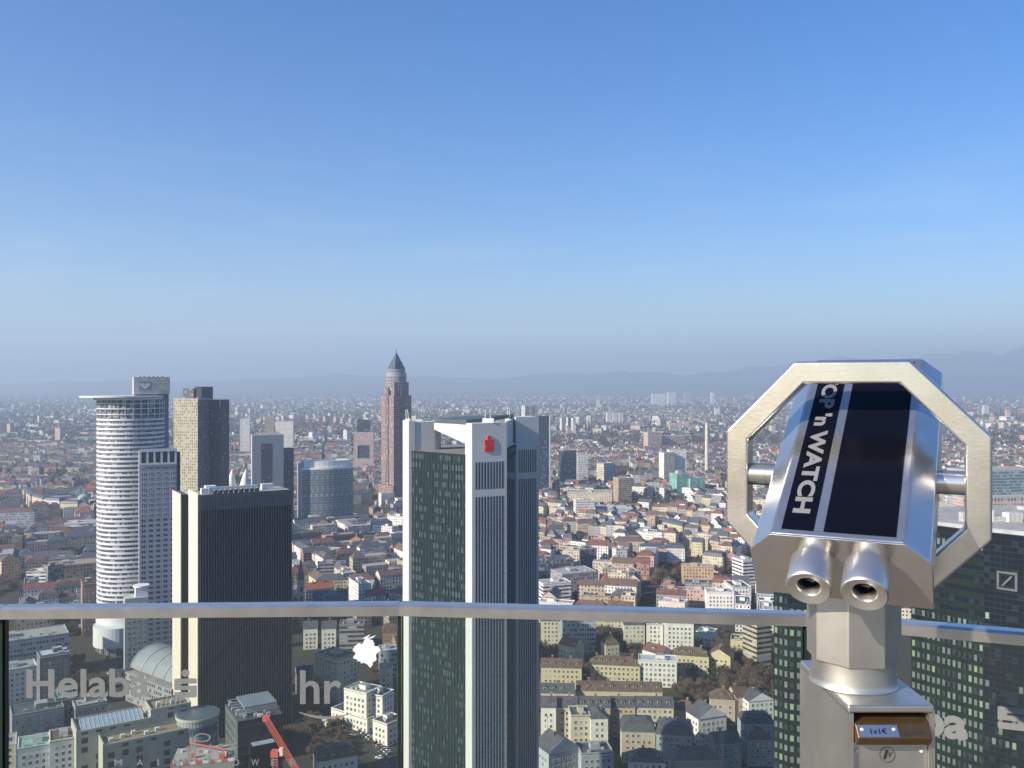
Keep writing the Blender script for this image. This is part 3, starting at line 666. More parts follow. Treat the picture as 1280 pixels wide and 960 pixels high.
# --- green-lit dark towers on the right
def dark_tower(pts, label, zt=155, cols=(13,), logo=False, rows=43, seed=1):
    rr = random.Random(seed); p0 = pts[0]
    r = root('office_tower', (p0[0], p0[1], 0), 0, label, 'skyscraper')
    body = facade('mirror_grid', (.022, .030, .035), (.010, .014, .020), 1.6, 1.8, .94, .9, .12, gr=.1, blindc=(.02, .026, .033), spec=.12)
    band = flat('dark_green_band', (.008, .018, .014), .3, .3)
    loc = [(p[0]-p0[0], p[1]-p0[1]) for p in pts]
    b = MB(); b.prism(loc, 0, zt, body, roofm('gravel')); b.build('glass_body', r)
    b = MB(); pale = flat('roof_edge', (.34, .36, .36), .7); n = len(loc); cx = sum(p[0] for p in loc)/n; cy = sum(p[1] for p in loc)/n
    for i in range(n):
        a, c = loc[i], loc[(i+1) % n]; a2 = (a[0]+(cx-a[0])*.09, a[1]+(cy-a[1])*.09); c2 = (c[0]+(cx-c[0])*.09, c[1]+(cy-c[1])*.09)
        b.prism([a, c, c2, a2], zt+.02, zt+1.3, pale)
    b.build('roof_edge', r)
    for k in range(9):
        b = MB(); a = rr.uniform(.2, .8); e = rr.uniform(.25, .7); q = loc[0]; x = cx*(.4+a) ; y = cy*(.35+e)
        if k % 3 == 2: b.prism(ngon(x, y, 1.3, 12), zt+.03, zt+rr.uniform(2, 4), M_frame)
        else: b.box(x-rr.uniform(1, 2.5), x+2, y-1.5, y+1.5, zt+.03, zt+rr.uniform(1.5, 3.5), M_equip)
        b.build('roof_unit', r)
    litm, nt, bs = nmat('lit_window_'+str(seed)); bs.inputs['Base Color'].default_value = (.12, .16, .10, 1); bs.inputs['Emission Color'].default_value = (.62, .85, .48, 1); bs.inputs['Emission Strength'].default_value = .13
    gm = [flat('pane_dark', (.03, .042, .045), .1), flat('pane_grey', (.12, .15, .145), .25), flat('pane_pale', (.14, .175, .16), .35)]
    me = {}
    def pane(m, w, h):
        if (m.name, w) not in me:
            q = MB(); q.box(-w/2, w/2, -.10, -.03, 0, h, m); o = q.build('window'); me[(m.name, w)] = o.data; bpy.data.objects.remove(o)
        return me[(m.name, w)]
    spots = []
    for fi, nc in enumerate(cols):
        a, c = Vector((*loc[fi], 0)), Vector((*loc[fi+1], 0)); dr = c-a; L = dr.length; dr.normalize(); ang = math.atan2(dr.y, dr.x); nrm = Vector((dr.y, -dr.x, 0))
        bb = MB()
        for j in range(rows):
            z = zt-6-j*3.55
            if z < 2: break
            bb.face([a+nrm*.03+Vector((0, 0, z-1.7)), c+nrm*.03+Vector((0, 0, z-1.7)), c+nrm*.03+Vector((0, 0, z-.1)), a+nrm*.03+Vector((0, 0, z-.1))], band)
        if not (logo and fi == 1): bb.build('spandrel_bands', r)
        for j in range(rows):
            z = zt-6-j*3.55
            if z < 2: break
            if j < (7 if not (logo and fi == 1) else 12) and rr.random() < .75: continue
            for i in range(nc):
                if logo and fi == 1 and rr.random() < .72: continue
                pw = L/nc
                u = rr.random(); m = litm if u < .055 else gm[0] if u < .36 else gm[1] if u < .86 else gm[2]
                spots.append((abs(z-70)+(0 if m is litm else 40), a+dr*(i+.5)*pw+Vector((0, 0, z)), ang, m, pw*.55))
    spots.sort(key=lambda s: s[0])
    for s in spots[:100]: inst(pane(s[3], round(s[4], 2), 1.95), 'window', r, s[1], s[2])
    q = MB()
    for s in spots[100:]:
        mt = Matrix.Translation(s[1]) @ Matrix.Rotation(s[2], 4, 'Z'); ww = s[4]/2
        q.face([mt @ Vector(p) for p in ((-ww, -.10, 0), (ww, -.10, 0), (ww, -.10, 1.95), (-ww, -.10, 1.95))], s[3])
    o = q.build('window', r); o['kind'] = 'stuff'
    if logo:
        a, c = Vector((*loc[1], 0)), Vector((*loc[2], 0)); dr = (c-a); L = dr.length; dr.normalize(); ang = math.atan2(dr.y, dr.x)
        e = MB(); lg = flat('logo_grey', (.10, .105, .11), .5)
        for bx in ((-2.9, 2.9, 0, .7), (-2.9, 2.9, 5.1, 5.8), (-2.9, -2.2, .71, 5.09), (2.2, 2.9, .71, 5.09)): e.box(bx[0], bx[1], -.3, -.1, bx[2], bx[3], lg)
        e.beam((-1.3, -.2, 1.3), (1.3, -.2, 4.5), .45, lg); o = e.build('sign', r)
        o.location = a+dr*6.6+Vector((0, 0, 137.5)); o.rotation_euler = (0, 0, ang)
    return r
def px2(px, Y): return ((px-640)/F*Y, Y)
dark_tower([px2(1139, 297), px2(1230, 278), px2(1335, 262), (205, 300), (190, 330), (150, 325)], 'dark mirror glass tower with green lit windows and a square slash logo', 155, (14, 12), True, seed=4)
dark_tower([(89.2, 300), (93.0, 296), (118, 287), (130, 310), (112, 330), (97.5, 326)], 'dark mirror glass tower hidden mostly behind the coin viewer', 155, (3, 12), seed=9)
PLACED.append(obb(85, 280, 0, 50, 55, 3)); PLACED.append(obb(130, 255, 0, 85, 80, 3))
# ================================================================== HAND PLACED CITY
TOWNG = 'houses and blocks of the city below'
def tb(*a, **k):
    k.setdefault('group', TOWNG); return HB(*a, **k)
A = tb
# right: yellow estate below the rail
A(737, 830, 800, 14, -8, 12, 'hip', 'yellow', 'brown', 'long yellow house with brown hipped roof left of the white penthouse block')
A(798, 826, 846, 17, -8, 13, 'flat', 'white', 'pale metal', 'white flat roofed block with penthouse at the end of the yellow row')
A(676, 834, 727, 14, -5, 12, 'gable', 'yellow', 'brown', 'yellow house with brown roof beside the striped tower, upper row')
A(840, 818, 886, 15, -14, 13, 'hip', 'yellow', 'brown', 'long yellow house with red brown roof behind the dark fir')
A(885, 818, 913, 15, -24, 15, 'gablefront', 'yellow', 'red', 'yellow gabled wing facing the brown trees')
A(721, 863, 828, 12, -3, 11, 'gable', 'yellow', 'brown', 'longest yellow house, with a dark brown roof in the middle row')
A(676, 866, 718, 12, -3, 11, 'gable', 'cream', 'slate', 'low cream house with slate roof beside the striped tower')
A(676, 884, 695, 19, -4, 12, 'gable', 'white', 'slate', 'white gable house right beside the striped tower')
A(695.6, 884, 722, 18, -4, 12, 'gable', 'cream', 'slate', 'cream house with slate roof next to the white gable')
A(723, 884, 763, 18, -3, 12, 'gable', 'beige', 'slate', 'beige house half hidden behind the balcony block')
A(764, 884, 794, 17, -3, 12, 'gable', 'orange', 'slate', 'orange terraced house under a long slate roof')
A(794.5, 884, 842, 17, -3, 12, 'gable', 'cream', 'slate', 'cream terraced house to the right of the orange one')
A(714, 896, 738, 21, 3, 14, 'flat', 'cream', 'slate', 'cream balcony block standing in front of the slate roofs, left half')
A(738.5, 898, 760, 21, 3, 14, 'hip', 'white', 'slate', 'white balcony block in front of the slate roofs, right half', rh=3)
A(777, 914, 819, 17, -4, 14, 'mansard', 'beige', 'slate', 'grey beige apartment house with dark mansard roof', rh=5.5)
A(820, 917, 866, 17, -10, 14, 'mansard', 'pale blue', 'slate', 'pale apartment house with dark mansard roof and rounded end', rh=5.5)
A(787, 952, 832, 17, -4, 12, 'hip', 'white', 'slate', 'white fronted house with black roof at the bottom edge')
A(842, 951, 902, 16, 3, 12, 'hip', 'grey', 'slate', 'grey house with black roof at the bottom edge')
A(686, 942, 724, 16, 28, 15, 'gablefront', 'pale blue', 'slate', 'blue grey gabled house at the foot of the striped tower', rh=6)
A(727, 944, 767, 15, 8, 14, 'flat', 'pale blue', 'slate', 'blue grey flat roofed house at the bottom edge')
A(873, 899, 908, 15, 20, 13, 'gablefront', 'white', 'slate', 'white gable house under slate roof in the shade', rh=6)
A(895, 931, 927, 15, 12, 12, 'gable', 'grey', 'slate', 'grey house in the shade left of the green lit tower')
A(930, 905, 968, 13, 3, 12, 'mansard', 'pale blue', 'slate', 'pale house with long dark mansard beside the green lit tower')
A(936, 877, 968, 14, 12, 12, 'gablefront', 'white', 'slate', 'white gable front with one round window beside the dark tower')
A(920, 872, 937, 14, 12, 12, 'gable', 'pink', 'brown', 'pinkish house left of the white gable front')
A(934, 925, 968, 14, 0, 12, 'hip', 'grey', 'brown', 'brown roofed house below the pale mansard house')
A(888, 873, 919, 13, -10, 12, 'hip', 'beige', 'brown', 'beige house with red brown hipped roof among bare trees')
A(838, 886, 870, 13, -28, 12, 'hip', 'beige', 'brown', 'beige house with brown roof turned to the narrow lane')
A(832, 779, 867, 25, -6, 14, 'flat', 'white', 'gravel', 'tall white apartment block just under the handrail')
A(808, 781, 829, 20, -4, 13, 'flat', 'white', 'slate', 'small white block left of the tall white one')
A(780, 781, 806, 20, -2, 13, 'mansard', 'cream', 'slate', 'cream block with dark mansard just under the handrail')
A(703, 776, 745, 26, 4, 14, 'flat', 'pale blue', 'slate', 'dark grid office block with white window frames under the handrail', style='office')
A(676, 776, 701, 20, -2, 13, 'mansard', 'cream', 'slate', 'cream block with mansard roof beside the striped tower under the rail')
A(913, 800, 944, 15, -18, 14, 'flat', 'yellow', 'slate', 'yellowish flat roofed house right of the bare trees')
A(946, 779, 964, 36, 22, 16, 'flat', 'beige', 'gravel', 'tall grey slab with stacked balconies left of the dark tower', style='band')
A(803, 812, 826, 15, -48, 13, 'gable', 'white', 'red', 'narrow house with red roof running away behind the penthouse block')
A(698, 805, 718, 13, -40, 12, 'gable', 'yellow', 'red', 'red roofed gable house left in the yellow estate')
A(757, 806, 774, 12, 15, 10, 'hip', 'cream', 'brown', 'small cream house with hipped roof among brown trees', rh=6)
A(870, 790, 890, 10, -30, 14, 'flat', 'white', 'copper green', 'low white house with a green flat roof terrace')
# right: above the rail
A(854, 709, 892, 17, -4, 16, 'flat', 'orange', 'gravel', 'long sand coloured block with rows of small windows')
A(857, 729, 905, 11, -6, 14, 'flat', 'grey', 'slate', 'flat grey block in front of the sand coloured one')
A(884, 741, 918, 22, -4, 16, 'flat', 'white', 'gravel', 'bright white balcony block cut by the handrail')
A(916, 735, 939, 24, 4, 26, 'flat', 'white', 'slate', 'tall white block with a dark green flat roof')
A(929, 702, 945, 27, 18, 20, 'flat', 'white', 'gravel', 'white stack of balconies left of the viewer body', style='band')
A(828, 652, 853, 18, -62, 13, 'mansard', 'yellow', 'slate', 'long yellow street front running diagonally away')
A(853.5, 668, 865, 18, -10, 18, 'hip', 'yellow', 'slate', 'yellow corner house at the end of the diagonal front')
A(802, 685, 833, 16, -6, 13, 'mansard', 'pink', 'slate', 'salmon house with dark mansard and small dormers')
A(833.6, 685, 856, 17, -6, 15, 'mansard', 'white', 'slate', 'white house joined to the salmon one')
A(812, 678, 837, 14, -8, 16, 'hip', 'cream', 'red', 'low house with a broad red hipped roof')
A(823, 752, 856, 19, -24, 14, 'flat', 'cream', 'pale metal', 'cream block with roof garden above the handrail')
A(864, 677, 878, 17, -26, 14, 'gable', 'yellow', 'slate', 'yellow narrow house by the dark street canyon')
A(878, 694, 903, 17, -30, 15, 'mansard', 'cream', 'slate', 'cream house with bright left wall beside the dark street')
A(908, 695, 920, 17, 4, 14, 'gablefront', 'pink', 'brown', 'pink stepped gable house left of the viewer')
A(920.5, 697, 930, 17, -12, 14, 'mansard', 'white', 'slate', 'white house next to the pink gable')
A(794, 664, 818, 18, -25, 16, 'flat', 'white', 'slate', 'big bright white house in the old quarter')
A(679, 731, 714, 21, 18, 18, 'flat', 'white', 'gravel', 'white office cube with dark window bands by the striped tower', style='band')
A(703, 719, 747, 19, 22, 30, 'flat', 'grey', 'gravel', 'large flat grey hall behind the white office cube')
A(674, 702, 718, 23, 12, 26, 'flat', 'dark grey', 'slate', 'dark glass block beside the striped tower', style='office')
A(703, 688, 724, 26, -10, 18, 'flat', 'cream', 'gravel', 'bright cream block rising behind the dark glass one')
A(724.5, 688, 746, 22, 20, 18, 'flat', 'dark grey', 'gravel', 'dark grey apartment block right of the bright cream one')
A(676, 681, 699, 17, 12, 14, 'hip', 'cream', 'red', 'cream house with red hipped roof beside the striped tower')
A(751, 733, 766, 14, 8, 10, 'hip', 'white', 'orange', 'small white house with a steep bright orange roof', rh=10)
A(753, 711, 771, 16, 12, 14, 'flat', 'cream', 'gravel', 'cream villa block behind the orange roof')
A(770, 687, 784, 18, 18, 12, 'flat', 'white', 'slate', 'white block with blank bright side wall')
A(766, 701, 781, 12, 8, 12, 'gablefront', 'yellow', 'yellow' if 0 else 'tan', 'little yellow gable house in front of the blank white wall')
A(786, 716, 801, 15, 20, 16, 'flat', 'beige', 'gravel', 'beige flat house left of the great brown tree')
A(739, 673, 767, 18, -10, 16, 'flat', 'pink', 'red', 'terraced block with red roof decks')
A(767, 676, 806, 17, -8, 14, 'hip', 'beige', 'brown', 'beige house with long dark brown roof')
A(720, 626, 743, 32, 10, 16, 'flat', 'white', 'gravel', 'white grid office block before the long cream palace', style='office')
A(709, 616, 765, 25, -6, 40, 'flat', 'cream', 'gravel', 'long cream palace like office with set back attic')
A(744, 634, 783, 20, -8, 20, 'flat', 'pale blue', 'pale metal', 'pale blue glass hall roof right of the white grid block')
A(684, 661, 706, 18, 8, 16, 'hip', 'grey', 'slate', 'grey house with dark roof in the old quarter by the tower')
A(703, 652, 720, 17, 12, 14, 'hip', 'white', 'red', 'house with a glowing red hipped roof below the white grid block')
A(722, 654, 746, 18, 4, 15, 'mansard', 'beige', 'brown', 'brown house with window rows beside the red roof')
A(805, 646, 817, 18, -20, 12, 'hip', 'cream', 'red', 'cream house with red turret roof in the forked street')
# centre, between the two big towers
A(407, 671, 445, 20, 33, 13, 'flat', 'brick red', 'gravel', 'brick red block with a lit left end between the two towers')
A(446, 668, 468, 16, 30, 12, 'flat', 'grey', 'slate', 'light grey office joined to the brick red block', style='office')
A(466, 657, 490, 22, -30, 14, 'flat', 'white', 'gravel', 'white block with sunlit front before the granite tower')
A(484, 645, 503, 24, -28, 16, 'flat', 'white', 'gravel', 'bright cream block at the foot of the granite tower')
A(389, 686, 420, 14, -16, 12, 'flat', 'cream', 'gravel', 'cream low block, brightest left of the brick red one')
A(397, 706, 432, 19, 12, 14, 'flat', 'grey', 'slate', 'grey office with white window bands in the middle quarter', style='band')
A(376, 710, 396, 17, 18, 14, 'mansard', 'grey', 'slate', 'grey mansard house right of the twin spire church')
A(395, 726, 433, 17, 14, 14, 'hip', 'beige', 'slate', 'beige house with dark hipped roof in the middle quarter')
A(434, 725, 468, 17, 12, 14, 'hip', 'white', 'brown', 'white framed house with brown roof in the middle quarter')
A(391, 748, 434, 16, 10, 14, 'gable', 'grey', 'slate', 'blue grey house with long black roof above the handrail')
A(462, 695, 490, 15, 20, 14, 'hip', 'grey', 'brown', 'brown roofed grey house in the trees')
A(484, 713, 505, 16, -20, 14, 'mansard', 'pale blue', 'slate', 'pale house with slate roof left of the glass tower')
A(486, 740, 505, 14, -35, 13, 'hip', 'cream', 'red', 'cream house with red roof touching the glass tower')
A(456, 745, 482, 15, 8, 13, 'gable', 'white', 'red', 'white gable house with red roof above the rail joint')
A(393, 817, 423, 27, -38, 16, 'flat', 'cream', 'slate', 'cream office block with six sunlit window bands', style='houses')
A(430, 862, 458, 22, -30, 14, 'flat', 'white', 'gravel', 'white balcony house below the white splash')
A(458, 868, 478, 20, -26, 12, 'flat', 'white', 'slate', 'white house with a blank stair tower')
A(414, 886, 459, 8, -36, 14, 'flat', 'white', 'slate', 'long low white hall with blank wall facing the car park')
A(466, 901, 484, 12, -38, 14, 'flat', 'white', 'slate', 'small white block at the end of the low hall')
A(379, 786, 397, 16, 12, 12, 'gable', 'white', 'slate', 'white house with slate roof right of the ribbed tower')
A(402, 786, 420, 16, 10, 12, 'gable', 'white', 'slate', 'white house with slate roof in front of the yellow wall')
A(424, 782, 455, 20, 6, 13, 'flat', 'grey', 'slate', 'dark banded block right under the handrail', style='band')
A(476, 815, 497, 18, 15, 14, 'flat', 'pale blue', 'pale metal', 'blue glass roofed house beside the white splash', style='office')
A(474, 838, 491, 18, 8, 12, 'flat', 'cream', 'gravel', 'cream tower house with small windows near the glass joint')
A(478, 790, 500, 18, 8, 12, 'mansard', 'brick red', 'brown', 'brown brick house next to the rail joint')
A(398, 952, 447, 12, 24, 13, 'mansard', 'white', 'brown', 'white villa with brown mansard roof and dormers at the bottom')
A(372, 845, 392, 14, 20, 12, 'gable', 'grey', 'slate', 'grey shaded house right of the ribbed tower')
# left
A(33, 716, 66, 22, 5, 16, 'flat', 'white', 'brown', 'white office with curved banded front, above the rail', style='band')
A(60, 709, 80, 28, 46, 14, 'flat', 'dark grey', 'tan', 'dark office with a lit tan end beside the curved white one')
A(66, 709, 124, 19, 28, 30, 'flat', 'tan', 'tan', 'broad block with an ochre flat roof left of the round tower')
A(2, 702, 26, 21, 48, 18, 'hip', 'orange', 'brown', 'peach coloured block at the left edge')
A(-14, 641, 43, 22, 10, 14, 'hip', 'pale blue', 'red', 'long pale slab with red roof above the car park', style='office')
A(80, 655, 126, 20, 16, 24, 'flat', 'white', 'gravel', 'white office block with window rows left of the round tower', style='band')
A(40, 697, 93, 16, 16, 14, 'mansard', 'grey', 'slate', 'long grey building with many small windows')
A(15, 672, 27, 24, 25, 12, 'flat', 'tan', 'gravel', 'narrow tan block standing alone')
A(24, 692, 42, 14, 25, 14, 'hip', 'white', 'slate', 'white old house next to the long grey building')
A(10, 604, 24, 20, 35, 14, 'hip', 'cream', 'brown', 'cream terrace at the upper end of the avenue')
A(28, 612, 38, 20, -55, 14, 'mansard', 'cream', 'slate', 'first cream terrace front of the avenue')
A(39, 620, 53, 20, -45, 14, 'mansard', 'cream', 'slate', 'second cream terrace front of the avenue')
A(54, 625, 74, 20, -20, 14, 'mansard', 'white', 'slate', 'white gabled terrace front of the avenue')
A(75, 629, 97, 18, -12, 14, 'mansard', 'yellow', 'slate', 'yellow end block of the avenue left of the green dome')
A(103, 730, 125, 42, 30, 16, 'flat', 'brick red', 'brown', 'red brown scaffolded tower block left of the round tower')
A(-12, 806, 86, 29, 33, 26, 'flat', 'pale blue', 'gravel', 'long dark office slab with regular grid front at the left edge', style='office', name='office_block')
A(50, 822, 88, 35, 36, 14, 'flat', 'dark grey', 'pale metal', 'narrow grey office tower with a white roof strip behind the lettering', name='office_block')
A(-10, 842, 46, 21, 34, 16, 'flat', 'white', 'gravel', 'pale block with paired windows behind the glass post')
A(94, 885, 134, 24, 34, 18, 'flat', 'grey', 'gravel', 'grey stone office wing behind the lettering, right part')
A(70, 876, 94, 26, 34, 20, 'flat', 'dark grey', 'copper green', 'stepped office with small roof terraces behind the lettering')
A(15, 897, 80, 24, 33, 18, 'flat', 'grey', 'slate', 'long grey stone office with three window rows, lower left')
A(22, 938, 62, 22, 28, 16, 'flat', 'white', 'copper green', 'white block at the bottom left corner')
A(62, 929, 96, 24, 28, 16, 'flat', 'white', 'brown', 'white block with dark recess beside the cream office')
A(-20, 938, 20, 20, 28, 16, 'flat', 'cream', 'gravel', 'low cream block in the very bottom left corner')
# --- cream office with drum
def drum_office():
    Y = 428; x = (130-640)/F*Y; r = root('office_block', (x, Y, 0), R(33), 'cream office with stepped tan roofs and a round glass drum at its corner', 'office building')
    cr = flat('warm_stone', (.42, .41, .34), .7, .08); tn = flat('tan_roof', (.24, .20, .13), .9, .3, .8); gl = facade('drum_glass', (.10, .13, .16), (.05, .07, .09), 1.5, 3.6, .85, .7, .3)
    st = facade('stone_office', (.36, .35, .30), (.04, .05, .06), 6.5, 4.5, .45, .62, .2)
    for box, z in (((0, 46, 0, 14), 25), ((-10, 24, 14.1, 34), 29), ((24.1, 44, 14.1, 30), 33)):
        b = MB(); b.box(*box, 0, z, st, tn); b.build('wall', r)
        b = MB()
        a = box; e = .5
        for q in ((a[0], a[1], a[2]-.1, a[2]+e), (a[0], a[1], a[3]-e, a[3]), (a[0]-.1, a[0]+e, a[2]+e, a[3]-e), (a[1]-e, a[1]+.1, a[2]+e, a[3]-e)): b.box(q[0], q[1], q[2], q[3], z+.01, z+1.1, cr)
        b.build('parapet', r)
    b = MB(); b.box(-10.6, -10.02, 14, 34, 0, 30.4, cr); b.build('end_wall', r)
    b = MB(); b.box(-.6, -.02, -.3, 14, 0, 26.6, cr); b.build('end_wall', r)
    b = MB(); b.prism(ngon(46, 8, 10.5, 40), 0, 30, gl, flat('drum_roof', (.09, .12, .15), .4)); b.build('drum', r)
    b = MB(); b.prism(ngon(46, 8, 11, 40), 28.5, 29.8, cr, cr); b.build('cornice', r)
    b = MB(); g = flat('skylight_glass', (.30, .38, .46), .12, .1); b.face([(-8, 15.5, 29.6), (21, 15.5, 29.6), (21, 25, 32.5), (-8, 25, 32.5)], g); b.face([(-8, 25, 32.5), (21, 25, 32.5), (21, 25, 29.1), (-8, 25, 29.1)], g); b.face([(-8, 15.5, 29.6), (-8, 25, 32.5), (-8, 25, 29.1)], g); b.face([(21, 15.5, 29.6), (21, 25, 29.1), (21, 25, 32.5)], g)
    for k in range(15): b.beam((-8+k*2.07, 15.4, 29.7), (-8+k*2.07, 25, 32.6), .09, M_frame)
    b.build('skylight', r)
    for k in range(7):
        b = MB(); a = (3+k*5.5, 5+(k % 3)*2) if k < 5 else (28+(k-5)*7, 20); b.box(a[0], a[0]+2, a[1], a[1]+1.6, (25 if k < 5 else 33), (26.6 if k < 5 else 35), M_frame); b.build('vent_unit', r)
    b = MB()
    for k in range(6): b.beam((27+k*2.4, 17, 33), (29+k*2.4, 22, 37-abs(k-2.5)), .2, M_equip)
    b.build('roof_frame', r); PLACED.append(obb(x-10, Y, R(33), 70, 40, 3))
drum_office()
def dark_cube():
    Y = 408; x = (297-640)/F*Y; h = 45; r = root('office_block', (x, Y, 0), R(30), 'dark glass cube with crowded technical roof, beside the red crane', 'office building')
    g = facade('cube_glass', (.035, .05, .055), (.02, .03, .035), 20, 4.2, .98, .78, 0, gr=.08); g2 = facade('cube_glass_lit', (.13, .15, .13), (.10, .125, .115), 30, 4.3, .98, .82, 0, gr=.12)  # left face's sunlight is put into a paler greenish glass colour
    b = MB()
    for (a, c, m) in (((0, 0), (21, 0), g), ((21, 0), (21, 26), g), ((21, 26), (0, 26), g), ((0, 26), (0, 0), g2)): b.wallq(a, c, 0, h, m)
    b.face([(0, 0, h), (21, 0, h), (21, 26, h), (0, 26, h)], roofm('slate')); b.build('wall', r)
    b = MB(); b.box(5, 20.5, 8, 25, h+2.2, h+3.2, flat('roof_plate', (.20, .25, .29), .4)); b.build('roof_plate', r)
    for k in range(9):
        b = MB(); b.box(.4, 20, 1+k*.85, 1.25+k*.85, h+2.4, h+2.7, M_equip) if k % 2 else b.box(.5, 5, 8+k*2, 8.4+k*2, h+2, h+2.4, M_equip); b.build('roof_rail', r)
    for k in range(16):
        b = MB(); a = rnd.uniform(.6, 4) if k % 2 else rnd.uniform(.6, 18); c = rnd.uniform(.6, 6) if k % 2 == 0 else rnd.uniform(.6, 23); b.box(a, a+rnd.uniform(.7, 2), c, c+rnd.uniform(.7, 1.6), h+.02, h+rnd.uniform(.8, 2), rnd.choice([M_equip, M_frame, roofm('pale metal')])); b.build('vent_unit', r)
    b = MB(); b.box(5, 17, -5, -.05, 22, 34, flat('dark_box', (.015, .018, .024), .2)); b.box(6, 16, -5.1, -.5, 34.02, 34.3, flat('wet_metal', (.35, .42, .5), .2)); b.build('lower_box', r)  # top sheet is smooth pale blue metal
    PLACED.append(obb(x, Y-5, R(30), 23, 32, 3))
dark_cube()
def market_hall():
    Y = 560; x = (146-640)/F*Y; h = 18; r = root('exhibition_hall', (x+6, Y+4, 0), R(-38), 'hall with a curved grey barrel roof left of the ribbed tower', 'hall')
    gm = flat('barrel_metal', (.24, .265, .265), .4, .1); w, d = 52, 36
    b = MB(); b.box(-4, w+2, -3, d, 0, h, facade('hall_front', (.26, .27, .27), (.05, .06, .07), 2.4, 3.6, .6, .5, .2), roofm('gravel')); b.build('wall', r)
    b = MB(); n = 20
    for k in range(n):
        a0 = math.pi*(.08+.84*k/n); a1 = math.pi*(.08+.84*(k+1)/n)
        y0, z0 = d/2-.5-math.cos(a0)*(d/2-1), h-2+math.sin(a0)*15; y1, z1 = d/2-.5-math.cos(a1)*(d/2-1), h-2+math.sin(a1)*15
        b.face([(0, y0, z0), (w, y0, z0), (w, y1, z1), (0, y1, z1)], gm)
        for X in (0, w): b.face([(X, y0, z0), (X, y1, z1), (X, y1, h), (X, y0, h)] if X else [(X, y1, z1), (X, y0, z0), (X, y0, h), (X, y1, h)], M_dark)
    b.build('barrel_roof', r)
    for k in range(5):
        b = MB(); X = k*w/4
        for j in range(n):
            a0 = math.pi*(.08+.84*j/n); a1 = math.pi*(.08+.84*(j+1)/n)
            b.beam((X, d/2-.5-math.cos(a0)*(d/2-.9), h-1.9+math.sin(a0)*15.1), (X, d/2-.5-math.cos(a1)*(d/2-.9), h-1.9+math.sin(a1)*15.1), .35, flat('rib_pale', (.4, .42, .42), .4))
        b.build('roof_rib', r)
    for k in range(3):
        b = MB(); b.box(w*.66, w*.95, d*.45+k*3, d*.45+k*3+2, h+12.8, h+13.6, flat('skylight_dark', (.08, .10, .10), .2)); b.build('skylight', r)
    PLACED.append(obb(x+2, Y, R(-38), 62, 42, 3))
market_hall()
def white_cones():
    for k, px in enumerate((288, 305)):
        Y = 1120; x = (px-640)/F*Y; r = root('tent_cone', (x, Y, 60), 0, ('left' if k == 0 else 'right')+' one of two white fabric cones above the ribbed tower roof', 'roof cone', 'white fabric roof cones')
        m = flat('white_fabric', (.68, .66, .62), .7, .06); b = MB(); n = 20; st = []
        for j in range(9):
            t = j/8; st.append((8.6*(1-t)**.8+.5, 33*t))
        for j in range(8):
            for i in range(n):
                a = 2*math.pi*i/n; c = 2*math.pi*(i+1)/n; q = st[j]; s2 = st[j+1]; o = 2.5
                b.face([(q[0]*math.cos(a)+o*(j/8), q[0]*math.sin(a), q[1]), (q[0]*math.cos(c)+o*(j/8), q[0]*math.sin(c), q[1]), (s2[0]*math.cos(c)+o*((j+1)/8), s2[0]*math.sin(c), s2[1]), (s2[0]*math.cos(a)+o*((j+1)/8), s2[0]*math.sin(a), s2[1])], m)
        b.build('fabric', r, smooth=True)
    house((268-640)/F*1105, 1105, R(20), 46, 26, 60, 'flat', 3, 'grey', 'gravel', 'grey office block carrying the two white cones', 'office building', 'office_block', 1, 'office')
white_cones()
def church():
    Y = 735; x = (369-640)/F*Y; r = root('church', (x, Y, 0), R(20), 'gothic church with two slim spires right of the ribbed tower', 'church')
    st = flat('sandstone', (.34, .28, .22), .85, .2); r.scale = (1.35, 1.35, 1.0)
    for k, sx in enumerate((-3.4, 3.4)):
        b = MB(); b.box(sx-2, sx+2, -2, 2, 0, 38 if k else 34, st, roofm('slate')); b.build('tower', r)
        z0 = 38 if k else 34; zt = 58 if k else 52
        if k == 0: z0, zt = 34, 70
        b = MB(); pts = ngon(sx, 0, 2.3, 8, R(22.5))
        for i in range(8): b.face([(*pts[i], z0), (*pts[(i+1) % 8], z0), (sx, 0, zt)], flat('spire_slate', (.12, .12, .12), .7))
        b.build('spire', r)
        for ax in (-1.8, 1.8):
            for ay in (-1.8, 1.8):
                b = MB(); b.beam((sx+ax, ay, z0), (sx+ax, ay, z0+5), .35, st); b.build('pinnacle', r)
        for zz in (12, 20, 28):
            b = MB(); b.box(sx-.6, sx+.6, -2.15, -2.01, zz, zz+4.5, M_dark); b.build('window', r)
    b = MB(); b.box(-5.5, 5.5, 2.1, 34, 0, 15, st); b.build('nave', r)
    b = MB(); q2 = [(-6, 2.1, 15), (6, 2.1, 15), (0, 2.1, 24)]; q3 = [(p[0], 34, p[2]) for p in q2]; m = roofm('slate')
    b.face([q2[1], q3[1], q3[2], q2[2]], m); b.face([q3[0], q2[0], q2[2], q3[2]], m); b.face(q2, st); b.face(list(reversed(q3)), st); b.build('roof', r)
    PLACED.append(obb(x-8, Y-3, R(20), 16, 38, 2))
church()
